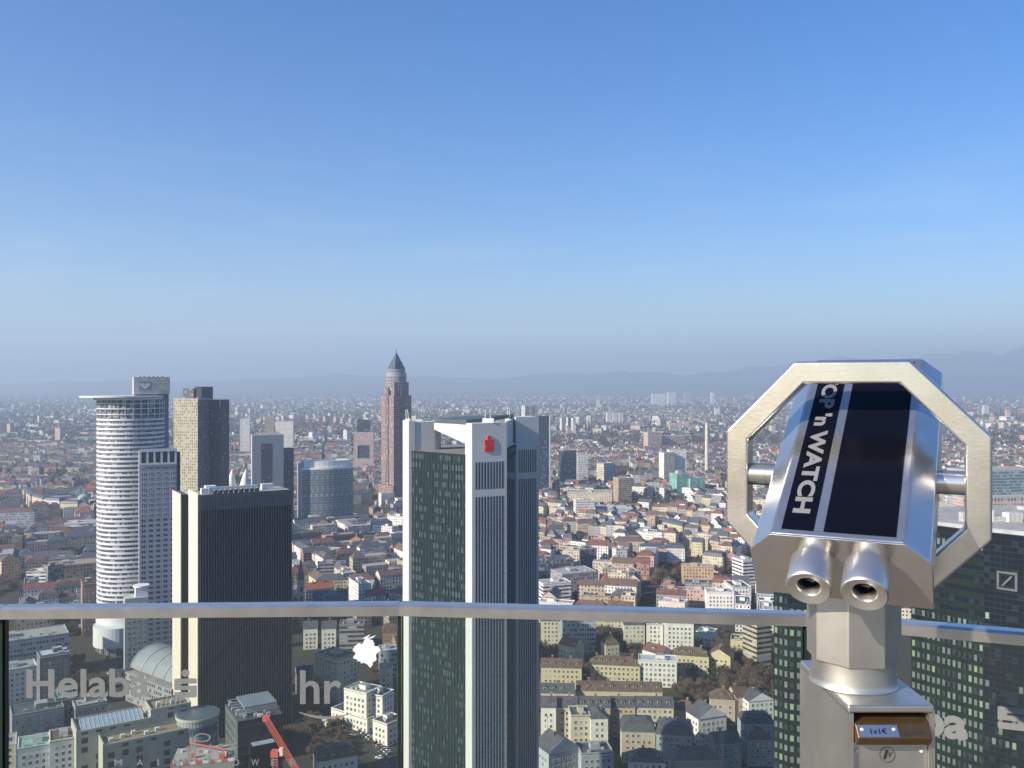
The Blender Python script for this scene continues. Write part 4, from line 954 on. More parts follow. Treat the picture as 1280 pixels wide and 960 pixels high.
def dome_building():
    Y = 1420; x = (105-640)/F*Y; r = root('domed_hall', (x, Y, 0), 0, 'hall with a pale green copper dome left of the round tower', 'hall')
    b = MB(); b.box(-24, 24, -10, 14, 0, 16, wallm('cream'), roofm('gravel')); b.build('wall', r)
    b = MB(); n = 24; cg = flat('copper_dome', (.20, .36, .29), .6, .15)
    for j in range(6):
        a, c = j/6*math.pi/2, (j+1)/6*math.pi/2
        for i in range(n):
            s, e = 2*math.pi*i/n, 2*math.pi*(i+1)/n; p = lambda t, u: (10*math.cos(t)*math.cos(u), 10*math.cos(t)*math.sin(u), 16+9*math.sin(t))
            b.face([p(a, s), p(a, e), p(c, e), p(c, s)], cg)
    b.build('dome', r, smooth=True); b = MB(); b.prism(ngon(0, 0, 1.4, 8), 24.8, 28, cg); b.build('lantern', r); PLACED.append(obb(x-24, Y-10, 0, 48, 24, 3))
dome_building()
def crane():
    red = flat('crane_red', (.62, .13, .08), .5, .1); Y = 392
    r = root('tower_crane', ((344-640)/F*375, 375, 0), 0, 'red lattice crane with raised boom next to the dark glass cube', 'crane')
    o0 = Vector(r.location)
    def truss(name, a, b_, wd, n):
        b = MB(); a = Vector(a)-o0; b_ = Vector(b_)-o0; d = (b_-a).normalized(); sd = d.cross(Vector((0, 0, 1)) if abs(d.z) < .9 else Vector((0, 1, 0))).normalized(); up = sd.cross(d)
        ch = [sd*wd+up*wd, -sd*wd+up*wd, -sd*wd-up*wd, sd*wd-up*wd]
        for c in ch: b.beam(a+c, b_+c, .11, red)
        for k in range(n):
            p, q = a+(b_-a)*(k/n), a+(b_-a)*((k+1)/n)
            for i in range(4): b.beam(p+ch[i], q+ch[(i+1) % 4], .055, red); b.beam(p+ch[i], p+ch[(i+1) % 4], .055, red)
        return b.build(name, r)
    truss('mast', (o0.x, 375, 0), (o0.x, 375, 43), .95, 20)
    tip = P(333, 899, 398); foot = P(378, 975, 352); truss('boom', foot, tip, .85, 26)
    b = MB(); c = Vector((o0.x, 375, 43))-o0; b.box(c.x-1.6, c.x+1.6, -1.6, 1.6, 43, 45.5, red); b.build('turntable', r)
    b = MB(); c = tip-o0; b.box(c.x-1.5, c.x+1.5, c.y-1, c.y+1, c.z-.8, c.z+1.6, red); b.build('boom_head', r)
    b = MB(); c = (Vector((o0.x, 375, 46))-o0); b.box(1.8, 3.4, -1.2, 1.2, 43.5, 46.5, M_frame); b.build('cabin', r)
crane()
def site():
    Y = 402; x = (213-640)/F*Y; r = root('building_site', (x, Y, 0), R(12), 'pale unfinished concrete block with red and white edge boards', 'building site')
    b = MB(); b.box(0, 28, 0, 20, 0, 27, flat('raw_concrete', (.30, .29, .27), .9), flat('raw_slab', (.36, .34, .32), .9, .3, 1)); b.build('wall', r)
    red = flat('crane_red', (.5, .1, .06))
    for k in range(10):
        b = MB(); b.box(k*2.8, k*2.8+2.5, -.2, -.05, 27, 28.3, red if k % 2 == 0 else M_frame); b.build('edge_board', r)
    for k in range(14):
        b = MB(); a = rnd.uniform(1, 25); c = rnd.uniform(1, 17); b.box(a, a+rnd.uniform(.6, 2.5), c, c+rnd.uniform(.4, 2), 27.02, 27+rnd.uniform(.6, 2.4), rnd.choice([red, M_frame, roofm('copper green'), M_equip])); b.build('stacked_material', r)
    b = MB(); b.beam((6, 18, 30), (24, 6, 30), .35, red); b.beam((6, 18, 27), (6, 18, 30), .3, red); b.beam((24, 6, 27), (24, 6, 30), .3, red); b.build('beam', r)
    PLACED.append(obb(x, Y, R(12), 28, 20, 2))
site()
# --- right edge: teal glass offices and arcaded pink block beyond the dark tower
simple_tower(1212, 1100, 92, 12, 110, 40, 'teal glass office seen right of the viewer ring', (facade('teal_office', (.28, .36, .38), (.10, .17, .19), 3, 3.8, .9, .6, .3, gr=.2), wallm('pale blue', 'office')), 'office_block', cat='office building')
simple_tower(1204, 1000, 71, 8, 130, 18, 'pink arcaded block with tall white framed openings', (facade('pink_arcade', (.52, .40, .34), (.16, .18, .20), 4.2, 11, .68, .75, .2), wallm('pink')), 'office_block', cat='office building')
# --- roads, car park, cars
asph = flat('asphalt', (.05, .05, .052), .9, .15, .4); mark = flat('road_paint', (.6, .6, .58), .7, .05)
def road(pts, wd, name='road', z=.02):
    b = MB(); V = [Vector((p[0], p[1], z)) for p in pts]; L = []; Q = []
    for i, p in enumerate(V):
        d = (V[min(i+1, len(V)-1)]-V[max(i-1, 0)]).normalized(); n = Vector((-d.y, d.x, 0))*wd/2; L.append(p+n); Q.append(p-n)
    for i in range(len(V)-1): b.face([Q[i], Q[i+1], L[i+1], L[i]], asph)
    for i in range(len(V)-1):
        d = (V[i+1]-V[i]); ln = d.length; d.normalize(); n = Vector((-d.y, d.x, 0))*.09; t = 1
        while t+2 < ln: a = V[i]+d*t+Vector((0, 0, .02)); c = a+d*2; b.face([a-n, c-n, c+n, a+n], mark); t += 5
    struct(b.build(name))
gp = lambda a, b: (G(a, b).x, G(a, b).y)
road([gp(375, 898), gp(420, 905), gp(462, 925), gp(500, 975)], 11)
road([gp(700, 905), gp(770, 905), gp(860, 925), gp(980, 935)], 9)
road([gp(862, 760), gp(866, 720), gp(868, 690), gp(872, 668)], 12)
road([gp(130, 900), gp(150, 850), gp(140, 810), gp(98, 770), gp(60, 750)], 14)
b = MB(); pk = [G(448, 912), G(492, 946), G(498, 930), G(462, 900)]; b.face([(p.x, p.y, .012) for p in pk], asph); struct(b.build('car_park'))
def car_meshes(col):
    paint = flat('paint_'+col, {'white': (.7, .7, .7), 'silver': (.38, .39, .4), 'black': (.02, .02, .022), 'blue': (.05, .09, .2), 'red': (.35, .04, .03)}[col], .25, .03, .3, 0, .6)
    b = MB(); pr = [(-2.2, .3), (2.2, .3), (2.25, .7), (1.4, .92), (-2.0, .95), (-2.25, .75)]
    for s in (-.88, .88): b.face([(x, s, z) for x, z in (pr if s < 0 else reversed(pr))], paint)
    for i in range(6): a, c = pr[i], pr[(i+1) % 6]; b.face([(c[0], -.88, c[1]), (a[0], -.88, a[1]), (a[0], .88, a[1]), (c[0], .88, c[1])], paint)
    o1 = b.build('body'); b = MB(); pr = [(-1.9, .95), (1.1, .92), (.35, 1.42), (-1.35, 1.44)]
    for s in (-.78, .78): b.face([(x, s, z) for x, z in (pr if s < 0 else reversed(pr))], M_win)
    for i in range(4): a, c = pr[i], pr[(i+1) % 4]; b.face([(c[0], -.78, c[1]), (a[0], -.78, a[1]), (a[0], .78, a[1]), (c[0], .78, c[1])], paint if i == 2 else M_win)
    o2 = b.build('cabin'); b = MB(); b.beam((0, -.1, 0), (0, .1, 0), .33, M_dark, 12); o3 = b.build('wheel')
    d = (o1.data, o2.data, o3.data)
    for o in (o1, o2, o3): bpy.data.objects.remove(o)
    return d
CM = {c: car_meshes(c) for c in ('white', 'silver', 'black', 'blue', 'red')}
def car(x, y, rz, col, label):
    r = root('parked_car', (x, y, .02), rz, label, 'car', 'cars parked and driving below'); m = CM[col]
    inst(m[0], 'body', r, (0, 0, 0)); inst(m[1], 'cabin', r, (0, 0, 0))
    for a in (-1.4, 1.4):
        for c in (-.8, .8): inst(m[2], 'wheel', r, (a, c, .33))
    return r
rc = random.Random(5); CARS = []
for k in range(13):
    a = G(455+k*3.0, 903.5+k*2.2); CARS.append(car(a.x, a.y, R(38), rc.choice(['white', 'silver', 'black', 'black', 'blue']), ''))
for k in range(12):
    a = G(452+k*3.2, 914+k*2.6); CARS.append(car(a.x, a.y, R(38), rc.choice(['white', 'silver', 'black', 'red']), ''))
for px, py in ((390, 903), (440, 921), (474, 948), (866, 735), (868, 715), (120, 798), (138, 842), (146, 858), (160, 868), (760, 905), (840, 921)):
    a = G(px, py); CARS.append(car(a.x, a.y, R(rc.uniform(0, 180)), rc.choice(['white', 'silver', 'black']), ''))
def digger():
    p = G(411, 907); r = root('excavator', (p.x, p.y, .02), R(20), 'yellow excavator beside the low white hall', 'excavator'); y = flat('machine_yellow', (.62, .36, .03), .5)
    b = MB(); b.box(-3, 3, -2, 2, 1.2, 3.6, y); b.build('body', r); b = MB(); b.box(-1, 1.6, -2, 0, 3.61, 5.2, y); b.build('cabin', r)
    for s in (-1.6, 1.6):
        b = MB(); b.box(-3, 3, s-.5, s+.5, 0, 1.15, M_dark); b.build('track', r)
    b = MB(); b.beam((3, 0, 2), (6, 0, 5.5), .4, y); b.beam((6, 0, 5.5), (8.5, 0, 2), .35, y); b.build('arm', r)
    p = G(404, 906); r = root('lorry', (p.x, p.y, .02), R(-52), 'white long lorry parked beside the yellow excavator', 'lorry')
    b = MB(); b.box(-6, 4, -1.3, 1.3, 1, 3.8, M_frame); b.build('body', r); b = MB(); b.box(4.2, 6.4, -1.2, 1.2, .6, 3.2, M_frame); b.box(5.4, 6.45, -1.1, 1.1, 1.9, 2.9, M_win); b.build('cabin', r)
    for a in (-4.5, -3, 4.8):
        b = MB(); b.beam((a, -1.25, .5), (a, 1.25, .5), .5, M_dark, 12); b.build('wheel', r)
digger()
# tall mast in the lower right and slim white chimney
for px, py, Y, hh, lab in ((683.5, 897, 470, 0, 'slim pale mast beside the foot of the striped tower'), (702.5, 706, 965, 0, 'white square flue beside the large grey hall'), (182, 846, 470, 0, 'grey site mast rising behind the cream drum office')):
    t = P(px, py, Y); r = root('mast', (t.x, t.y, 0), 0, lab, 'mast'); b = MB(); rr_ = 1.4 if px == 702.5 else .35
    b.beam((0, 0, 0), (0, 0, t.z), rr_, M_frame, 8); b.build('shaft', r); b = MB(); b.beam((0, 0, t.z), (0, 0, t.z+.8), rr_*1.6, M_equip, 8); b.build('cap', r)
# ================================================================== FILL: rows of town houses
cands = []
def in_view(x, y, pad=25): 
    p = 640+F*x/y; return -pad*1.2-20 < p < 1300+pad
def hidden(x, y):
    p = 640+F*x/y
    return (512 < p < 664 and y > 440) or (230 < p < 352 and 540 < y < 1090) or (1150 < p and 300 < y < 640) or (974 < p < 1100 and 340 < y < 640)
fr = random.Random(21)
wl = ['cream', 'cream', 'white', 'white', 'grey', 'beige', 'yellow', 'pink', 'beige', 'cream', 'tan', 'white', 'pale blue', 'grey', 'white', 'brick red']; rl = ['slate', 'slate', 'brown', 'brown', 'slate', 'red', 'gravel', 'slate', 'brown', 'slate', 'red', 'gravel', 'orange']
def zone_rows(thd, ox, oy, nx, ny, test, BW=78, BD=56, st=13, ws=1.0):
    th = R(thd); c, s = math.cos(th), math.sin(th)
    for i in range(-nx, nx):
        for j in range(-ny, ny):
            bx, by = i*(BW+st)+fr.uniform(-4, 4), j*(BD+st)+fr.uniform(-3, 3); park = fr.random() < (.08 if oy+s*bx+c*by < 1500 else .28)
            cxw, cyw = ox+c*(bx+BW/2)-s*(by+BD/2), oy+s*(bx+BW/2)+c*(by+BD/2)
            if not test(cxw, cyw) or cyw < 455: continue
            if park:
                for k in range(9): TREES.append((ox+c*(bx+fr.uniform(5, BW-5))-s*(by+fr.uniform(5, BD-5)), oy+s*(bx+fr.uniform(5, BW-5))+c*(by+fr.uniform(5, BD-5)), fr.uniform(.8, 1.3)))
                continue
            bh = fr.uniform(14, 20)
            lw = None
            for side in range(4):
                L = BW if side % 2 == 0 else BD-26; t = 0
                while t < L-9:
                    ww = min(fr.uniform(13, 30)*ws, L-t)
                    if L-t-ww < 9*ws: ww = L-t
                    d = fr.uniform(10.5, 13)*(1 if ws == 1 else .88)
                    if side == 0: lx, ly, a = bx+t, by, 0
                    elif side == 2: lx, ly, a = bx+BW-t, by+BD, math.pi
                    elif side == 1: lx, ly, a = bx+BW, by+13+t, math.pi/2
                    else: lx, ly, a = bx, by+BD-13-t, -math.pi/2
                    t += ww+.4
                    if fr.random() < .10: continue
                    x, y = ox+c*lx-s*ly, oy+s*lx+c*ly
                    wc, rc_ = fr.choice(wl), fr.choice(rl); hh = bh+fr.uniform(-2.5, 3)
                    rf = fr.choice(['gable', 'gable', 'mansard', 'hip', 'flat']) if rc_ != 'gravel' else 'flat'
                    if rf == 'flat' and rc_ in ('red', 'orange', 'brown'): rc_ = 'gravel'
                    cands.append((x, y, th+a, ww, d, hh, rf, fr.uniform(3.5, 5.5), wc, rc_))
            for k in range(3):
                a, b_ = fr.uniform(16, BW-16), fr.uniform(16, BD-16)
                if fr.random() < .6: TREES.append((ox+c*(bx+a)-s*(by+b_), oy+s*(bx+a)+c*(by+b_), fr.uniform(.6, 1.0)))
                else: cands.append((ox+c*(bx+a)-s*(by+b_), oy+s*(bx+a)+c*(by+b_), th, fr.uniform(8, 18), fr.uniform(8, 12), fr.uniform(5, 12), 'flat', 3, fr.choice(wl), 'gravel'))
            for k in range(3): TREES.append((ox+c*(bx+fr.uniform(0, BW))-s*(by-st/2), oy+s*(bx+fr.uniform(0, BW))+c*(by-st/2), fr.uniform(.5, .8)))
TREES = []
left = lambda x, y: x < -30-.02*y
zone_rows(28, -500, 900, 22, 26, lambda x, y: left(x, y) and y < 1500 and in_view(x, y))
zone_rows(-14, 200, 700, 14, 16, lambda x, y: not left(x, y) and y < 990 and in_view(x, y))
zone_rows(-33, 500, 1500, 30, 30, lambda x, y: not left(x, y) and 990 <= y < 1700 and in_view(x, y), 66, 46, 11, .6)
zone_rows(12, -200, 2200, 50, 34, lambda x, y: (1700 if not left(x, y) else 1500) <= y < 2750 and in_view(x, y), 74, 50, 13, .62)
P0 = list(PLACED)
# brown park left free
parks = [(G(800, 632).x, G(800, 632).y, 90), (G(828, 735).x, G(828, 735).y, 34), (G(930, 830).x, G(930, 830).y, 44), (G(440, 640).x, G(440, 640).y, 60), (G(68, 600).x, G(68, 600).y, 60), (G(30, 660).x, G(30, 660).y, 60), (G(420, 930).x, G(420, 930).y, 42), (G(470, 925).x, G(470, 925).y, 26), (G(110, 800).x, G(110, 800).y, 38), (G(868, 700).x, G(868, 700).y, 18)]
keep = []; grid = {}
def cell(o): return (int(o[0]//60), int(o[1]//60))
def blocked(o):
    cx, cy = cell(o)
    for i in (-2, -1, 0, 1, 2):
        for j in (-2, -1, 0, 1, 2):
            for q in grid.get((cx+i, cy+j), ()):
                if hit(o, q): return True
    return False
for q in P0: grid.setdefault(cell(q), []).append(q)
big = [q for q in P0 if max(q[4], q[5]) > 30]
for cnd in cands:
    o = obb(*cnd[:5], pad=-.1)
    if o[1] < 452: continue
    if any((o[0]-p[0])**2+(o[1]-p[1])**2 < (p[2]+8)**2 for p in parks): continue
    ppx, ppy = 640+F*o[0]/o[1], 480+F*CZ/o[1]
    if ppy > 786 and (ppx > 668 or 362 < ppx < 506 or ppx < 232) and not (ppx < 232 and ppy < 800): continue
    if blocked(o) or any(hit(o, q) for q in big): continue
    # keep sight lines to hand placed fronts: nothing tall right before them is handled by distance
    grid.setdefault(cell(o), []).append(o); keep.append((cnd, o))
vis = [k for k in keep if not hidden(k[1][0], k[1][1])]
vis.sort(key=lambda k: k[1][1]-k[0][5]*6)
NH = 300-len([b for b in BUILT])
indiv, rest = vis[:NH], vis[NH:]
LM = [(640, 545, 'glass tower with the red S'), (300, 620, 'dark ribbed tower'), (165, 620, 'round white banded tower'), (495, 620, 'pointed granite tower'), (883, 590, 'tall slim chimney'), (865, 610, 'green scaffold block'), (828, 720, 'great brown tree'), (410, 605, 'curved glass block'), (990, 850, 'green lit dark tower'), (369, 730, 'twin spire church'), (735, 630, 'cream palace'), (760, 732, 'steep orange roof'), (20, 660, 'car park'), (872, 708, 'sand coloured block'), (900, 740, 'bright white balcony block'), (780, 830, 'long yellow houses'), (458, 812, 'white splash'), (425, 670, 'brick red block'), (90, 705, 'ochre flat roof'), (190, 850, 'barrel roofed hall'), (920, 600, 'viewer ring'), (700, 720, 'white office cube'), (65, 640, 'cream avenue terraces')]
ORD = ['nearest', 'second nearest', 'third nearest', 'fourth nearest', 'fifth nearest', 'sixth nearest', 'seventh nearest', 'eighth nearest', 'ninth nearest', 'tenth nearest'] + ['%dth nearest' % k for k in range(11, 60)]
def label_all(items, kindw):
    """items: (object, attribute words, pixel x, pixel y, depth)"""
    sig = {}
    for o, at, px, py, Y in items:
        L = min(LM, key=lambda l: (l[0]-px)**2+((l[1]-py)*1.6)**2); dx = px-L[0]; dy = py-L[1]
        rel = ('right of' if dx > 0 else 'left of') if abs(dx) > abs(dy)*.9 else ('beyond' if dy < 0 else 'in front of')
        sig.setdefault((at, rel, L[2]), []).append((Y, o))
    for (at, rel, ln), lst in sig.items():
        lst.sort(key=lambda q: q[0])
        for k, (Y, o) in enumerate(lst):
            o['label'] = ((ORD[k]+' ') if len(lst) > 1 else '')+'%s %s %s the %s' % (at, kindw, rel, ln)
its = []
hr = random.Random(77)
for cnd, o in indiv:
    x, y, th, ww, d, hh, rf, rh, wc, rc_ = cnd
    r = house(x, y, th, ww, d, hh, rf, rh, wc, rc_, 'x', 'house', 'town_house', 2 if y < 620 else 1 if y < 1050 else 0, group=TOWNG, rr=hr)
    px, py = tpx((o[0], o[1], hh)); size = 'small' if ww < 15 else 'long' if ww > 25 else ''
    roofw = {'flat': 'flat', 'gable': 'gabled', 'hip': 'hipped', 'mansard': 'mansard'}[rf]; rcw = {'slate': 'dark', 'gravel': 'grey', 'pale metal': 'pale'}.get(rc_, rc_)
    its.append((r, (size+' '+wc+' '+rcw+' '+roofw+'-roofed').strip(), px, py, y))
label_all(its, 'house')
for pts_, wd in (([gp(862, 760), gp(866, 720), gp(868, 690), gp(872, 668)], 12), ([gp(130, 900), gp(150, 850), gp(140, 810), gp(98, 770), gp(60, 750)], 14), ([gp(375, 898), gp(420, 905), gp(462, 925)], 11), ([gp(700, 905), gp(770, 905), gp(860, 925), gp(980, 935)], 9)):
    for i in range(len(pts_)-1):
        a, c = Vector((*pts_[i], 0)), Vector((*pts_[i+1], 0)); d = c-a; L = d.length; d.normalize(); n = Vector((-d.y, d.x, 0)); t = 3
        while t < L-3:
            for sd in (-1, 1):
                if rc.random() < .34:
                    p = a+d*t+n*sd*(wd/2-1.3); o = obb(p.x-1, p.y-1, 0, 2, 2)
                    if not any(hit(o, q) for q in PLACED): CARS.append(car(p.x, p.y, math.atan2(d.y, d.x)+(math.pi if sd > 0 else 0), rc.choice(['white', 'silver', 'black', 'black', 'blue', 'red']), ''))
            t += 7
its = []
for k, o in enumerate(CARS):
    px, py = tpx(o.location); its.append((o, {'paint_white': 'white', 'paint_silver': 'silver', 'paint_black': 'black', 'paint_blue': 'blue', 'paint_red': 'red'}[o.children[0].data.materials[0].name], px, py, o.location.y))
label_all(its, 'parked car')
# --- everything farther: one mass of small houses
def far_city():
    q = MB(); g = random.Random(99)
    W = [wallm(c) for c in wl]; WB = [wallm(c) for c in ('white', 'white', 'cream', 'cream', 'pink', 'grey', 'beige')]; RM = [roofm(c) for c in rl]
    def hs(x, y, th, ww, d, hh, rf, rh, wm, rm):
        c, s = math.cos(th), math.sin(th); T = lambda a, b, z: (x+c*a-s*b, y+s*a+c*b, z)
        for a, b in (((0, 0), (ww, 0)), ((ww, 0), (ww, d)), ((ww, d), (0, d)), ((0, d), (0, 0))):
            L = abs(a[0]-b[0])+abs(a[1]-b[1]); q.face([T(*a, 0), T(*b, 0), T(*b, hh), T(*a, hh)], wm, [(0, .3), (L, .3), (L, hh), (0, hh)])
        if rf == 'flat': q.face([T(0, 0, hh), T(ww, 0, hh), T(ww, d, hh), T(0, d, hh)], rm)
        else:
            k = 0 if rf == 'gable' else min(d/2, ww*.3)
            q.face([T(-.4, -.4, hh), T(ww+.4, -.4, hh), T(ww-k, d/2, hh+rh), T(k, d/2, hh+rh)], rm); q.face([T(ww+.4, d+.4, hh), T(-.4, d+.4, hh), T(k, d/2, hh+rh), T(ww-k, d/2, hh+rh)], rm)
            q.face([T(-.4, d+.4, hh), T(-.4, -.4, hh), T(k, d/2, hh+rh)], wm if k == 0 else rm); q.face([T(ww+.4, -.4, hh), T(ww+.4, d+.4, hh), T(ww-k, d/2, hh+rh)], wm if k == 0 else rm)
    for cnd, o in rest:
        x, y, th, ww, d, hh, rf, rh, wc, rc_ = cnd; hs(x, y, th, ww, d, hh, rf, rh, wallm(wc), roofm(rc_))
    # suburbs, in clusters
    cl = []
    for k in range(300):
        Y = 2750*(13500/2750)**(g.random()**.9); px = g.uniform(-60, 1340); cl.append((px, Y, g.uniform(.25, 1), g.uniform(-.6, .6), g.uniform(.6, 1.6)))
    for px, Y, dens, th, sz in cl:
        R0 = (130+Y*.045)*sz; n = int(8+dens*48)
        cx = (px-640)/F*Y; tall = g.random() < .16
        for _ in range(n):
            x = cx+g.gauss(0, R0*1.3); y = Y+g.gauss(0, R0)
            if y < 2700: continue
            s = 1+(y-2700)/6000; ww = g.uniform(11, 30)*s; d = g.uniform(9, 14)*s
            hh = g.uniform(8, 15)*(1+(y-2700)/14000)
            if tall and g.random() < .25: hh = g.uniform(24, 46); ww = g.uniform(18, 40); d = 15
            rf = g.choice(['flat', 'gable', 'hip', 'gable'])
            hs(x, y, th+g.choice([0, math.pi/2]), ww, d, hh, rf, 4*s, g.choice(WB if g.random() < .7 else W), g.choice(RM) if rf != 'flat' else roofm('gravel'))
    for _ in range(900):      # wide roofs: works, stations, schools
        Y = 1900*(12000/1900)**g.random(); px = g.uniform(-40, 1320); x = (px-640)/F*Y
        if Y < 2750: continue
        hs(x, Y, g.uniform(-.6, .6), g.uniform(30, 110), g.uniform(18, 40), g.uniform(7, 18), 'flat', 3, g.choice(WB), g.choice([roofm('gravel'), roofm('pale metal'), roofm('slate'), roofm('tan')]))
    o = q.build('distant_houses'); o['kind'] = 'stuff'
far_city()
# ================================================================== TREES
def tree_mesh(seed, H=12.0, evergreen=False):
    g = random.Random(seed); bark = flat('bark', (.085, .065, .05), .95, .25, 2); tw = flat('twigs', (.15, .105, .075), .95, .35, .6); lf = flat('evergreen_leaves', (.03, .05, .025), .9, .4, .8)
    t = MB(); t.beam((0, 0, 0), (0, 0, H*.35), .22, bark, 6)
    tips = []
    for k in range(9):
        a = g.uniform(0, 6.28); e = g.uniform(.35, 1.2); L = H*g.uniform(.32, .55); p0 = Vector((0, 0, H*g.uniform(.22, .38))); p1 = p0+Vector((math.cos(a)*math.cos(e), math.sin(a)*math.cos(e), math.sin(e)))*L
        t.beam(p0, p1, .10, bark, 4); tips.append((p0, p1))
    c = MB()
    n = 1900
    for k in range(n):
        p0, p1 = g.choice(tips); p = p0.lerp(p1, g.uniform(.35, 1.05)); d = Vector((g.gauss(0, 1), g.gauss(0, 1), g.gauss(.35, .8))).normalized(); L = g.uniform(.9, 2.6)
        a = p+Vector((g.gauss(0, .5), g.gauss(0, .5), g.gauss(0, .4))); b = a+d*L; s = d.cross(Vector((g.gauss(0, 1), g.gauss(0, 1), g.gauss(0, 1)))).normalized()*(.085 if not evergreen else .3)
        m = lf if evergreen else tw
        if evergreen: c.face([a-s, b-s*.6, b+s*.6, a+s], m)
        else: c.face([a-s, b, a+s], m); c.face([a+d*.4*L-s*.8, a+d*.4*L+s*2+Vector((s.y, -s.x, s.z))*14*.8, a+d*.4*L+s*.8], m)
    o1 = t.build('trunk'); o2 = c.build('crown'); r = (o1.data, o2.data)
    bpy.data.objects.remove(o1); bpy.data.objects.remove(o2); return r
TM = [tree_mesh(k) for k in range(5)]; EM = tree_mesh(50, evergreen=True)
tlist = []
tg = random.Random(31)
hand = [(828, 742, 2.5, 0), (820, 738, 1.9, 0), (836, 740, 2.0, 0)]
for k in range(60): hand.append((tg.uniform(903, 964), tg.uniform(812, 880), tg.uniform(1.0, 1.45), 0))
for k in range(14): hand.append((tg.uniform(846, 905), tg.uniform(858, 884), tg.uniform(.7, 1.1), 0))
for k in range(26): hand.append((tg.uniform(676, 830), tg.uniform(842, 862), tg.uniform(.9, 1.2), 0))
for k in range(30): hand.append((tg.uniform(676, 800), tg.uniform(803, 832), tg.uniform(.7, 1.1), 0))
hand += [(845, 858, 1.0, 1), (848, 862, .8, 1), (893, 716, 1.0, 1), (760, 756, .9, 0)]
for k in range(34): hand.append((tg.uniform(775, 845), tg.uniform(622, 646), tg.uniform(.9, 1.3), 0))
for k in range(26): hand.append((tg.uniform(372, 432), tg.uniform(900, 958), tg.uniform(.5, .9), 0))
for k in range(12): hand.append((tg.uniform(376, 420), tg.uniform(862, 892), tg.uniform(.7, 1.0), 0))
for k in range(22): hand.append((tg.uniform(400, 500), tg.uniform(640, 668), tg.uniform(.9, 1.2), 0))
for k in range(18): hand.append((tg.uniform(84, 150), tg.uniform(776, 866), tg.uniform(.5, .9), 0))
for k in range(16): hand.append((tg.uniform(680, 760), tg.uniform(745, 768), tg.uniform(.7, 1.0), 0))
for k in range(16): hand.append((tg.uniform(420, 500), tg.uniform(715, 745), tg.uniform(.7, 1.0), 0))
for a, b_, s, ev in hand:
    p = G(a, b_); tlist.append((p.x, p.y, s, ev))
nh = len(tlist)
for x, y, s in TREES:
    if y < 455 or not in_view(x, y, 5): continue
    tlist.append((x, y, s, 1 if tg.random() < .08 else 0))
good = []
for n_, (x, y, s, ev) in enumerate(tlist):
    o = (x, y, 1, 0, 1.2, 1.2)
    if hidden(x, y): continue
    if s > 1.5: good.append((x, y, s, ev)); continue
    if blocked(o) or any(hit(o, q) for q in big): continue
    good.append((x, y, s, ev))
good.sort(key=lambda t: t[1]/t[2])
its = []
for x, y, s, ev in good[:300]:
    r = root('evergreen_tree' if ev else 'bare_tree', (x, y, 0), tg.uniform(0, 6.28), 'x', 'tree', 'trees between the houses')
    m = EM if ev else TM[tg.randrange(5)]
    for me, nm in zip(m, ('trunk', 'crown')): inst(me, nm, r, (0, 0, 0), 0, (s*1.1, s*1.1, s))
    px, py = tpx((x, y, 8)); its.append((r, 'dark evergreen' if ev else ('great bare' if s > 1.5 else 'tall bare' if s > 1.05 else 'bare' if s > .75 else 'small bare'), px, py, y))
label_all(its, 'tree')
def far_trees():
    g = random.Random(12); vs = []; fs = []; mi = []
    pts = [(x, y, s) for x, y, s, e in good[300:]]
    for k in range(2600):
        Y = 1500*(14500/1500)**g.random(); px = g.uniform(-60, 1340); n = g.randint(3, 16); sp = g.uniform(12, 40)*(1+Y/4000)
        for _ in range(n):
            yy = Y+g.gauss(0, sp*1.6); xx = (px-640)/F*Y+g.gauss(0, sp*2.2)
            if yy > 2760 or (n > 12 and yy > 1300): pts.append((xx, yy, g.uniform(.8, 1.5)*(1+Y/9000)))
    for k in range(90):
        Y = 2900*(14500/2900)**g.random(); px = g.uniform(-60, 1340); X = (px-640)/F*Y; sz = 1+Y/6000
        for _ in range(160): pts.append((X+g.gauss(0, 260*sz), Y+g.gauss(0, 90*sz), g.uniform(1.2, 1.9)*(1+Y/12000)))
    for x, y, s in pts:
        n = 12 if y < 3000 else 6; rr_ = 5*s
        for k in range(n):
            a = g.uniform(0, 6.28); e = math.asin(g.uniform(0, 1)); c = Vector((x+rr_*.6*math.cos(a)*math.cos(e), y+rr_*.6*math.sin(a)*math.cos(e), 4*s+6*s*math.sin(e)*.9)); b = len(vs)
            for _ in range(3): vs.append(tuple(c+Vector((g.gauss(0, 1), g.gauss(0, 1), g.gauss(0, 1)))*2.1*s))
            fs.append((b, b+1, b+2)); mi.append(0 if g.random() < .8 else 1)
    me = bpy.data.meshes.new('distant_trees'); me.from_pydata(vs, [], fs)
    me.materials.append(flat('twig_mass', (.085, .065, .05), .95, .3, .05)); me.materials.append(flat('evergreen_mass', (.035, .05, .03), .95)); me.polygons.foreach_set('material_index', mi)
    o = bpy.data.objects.new('distant_trees', me); COL.objects.link(o); o['kind'] = 'stuff'
far_trees()
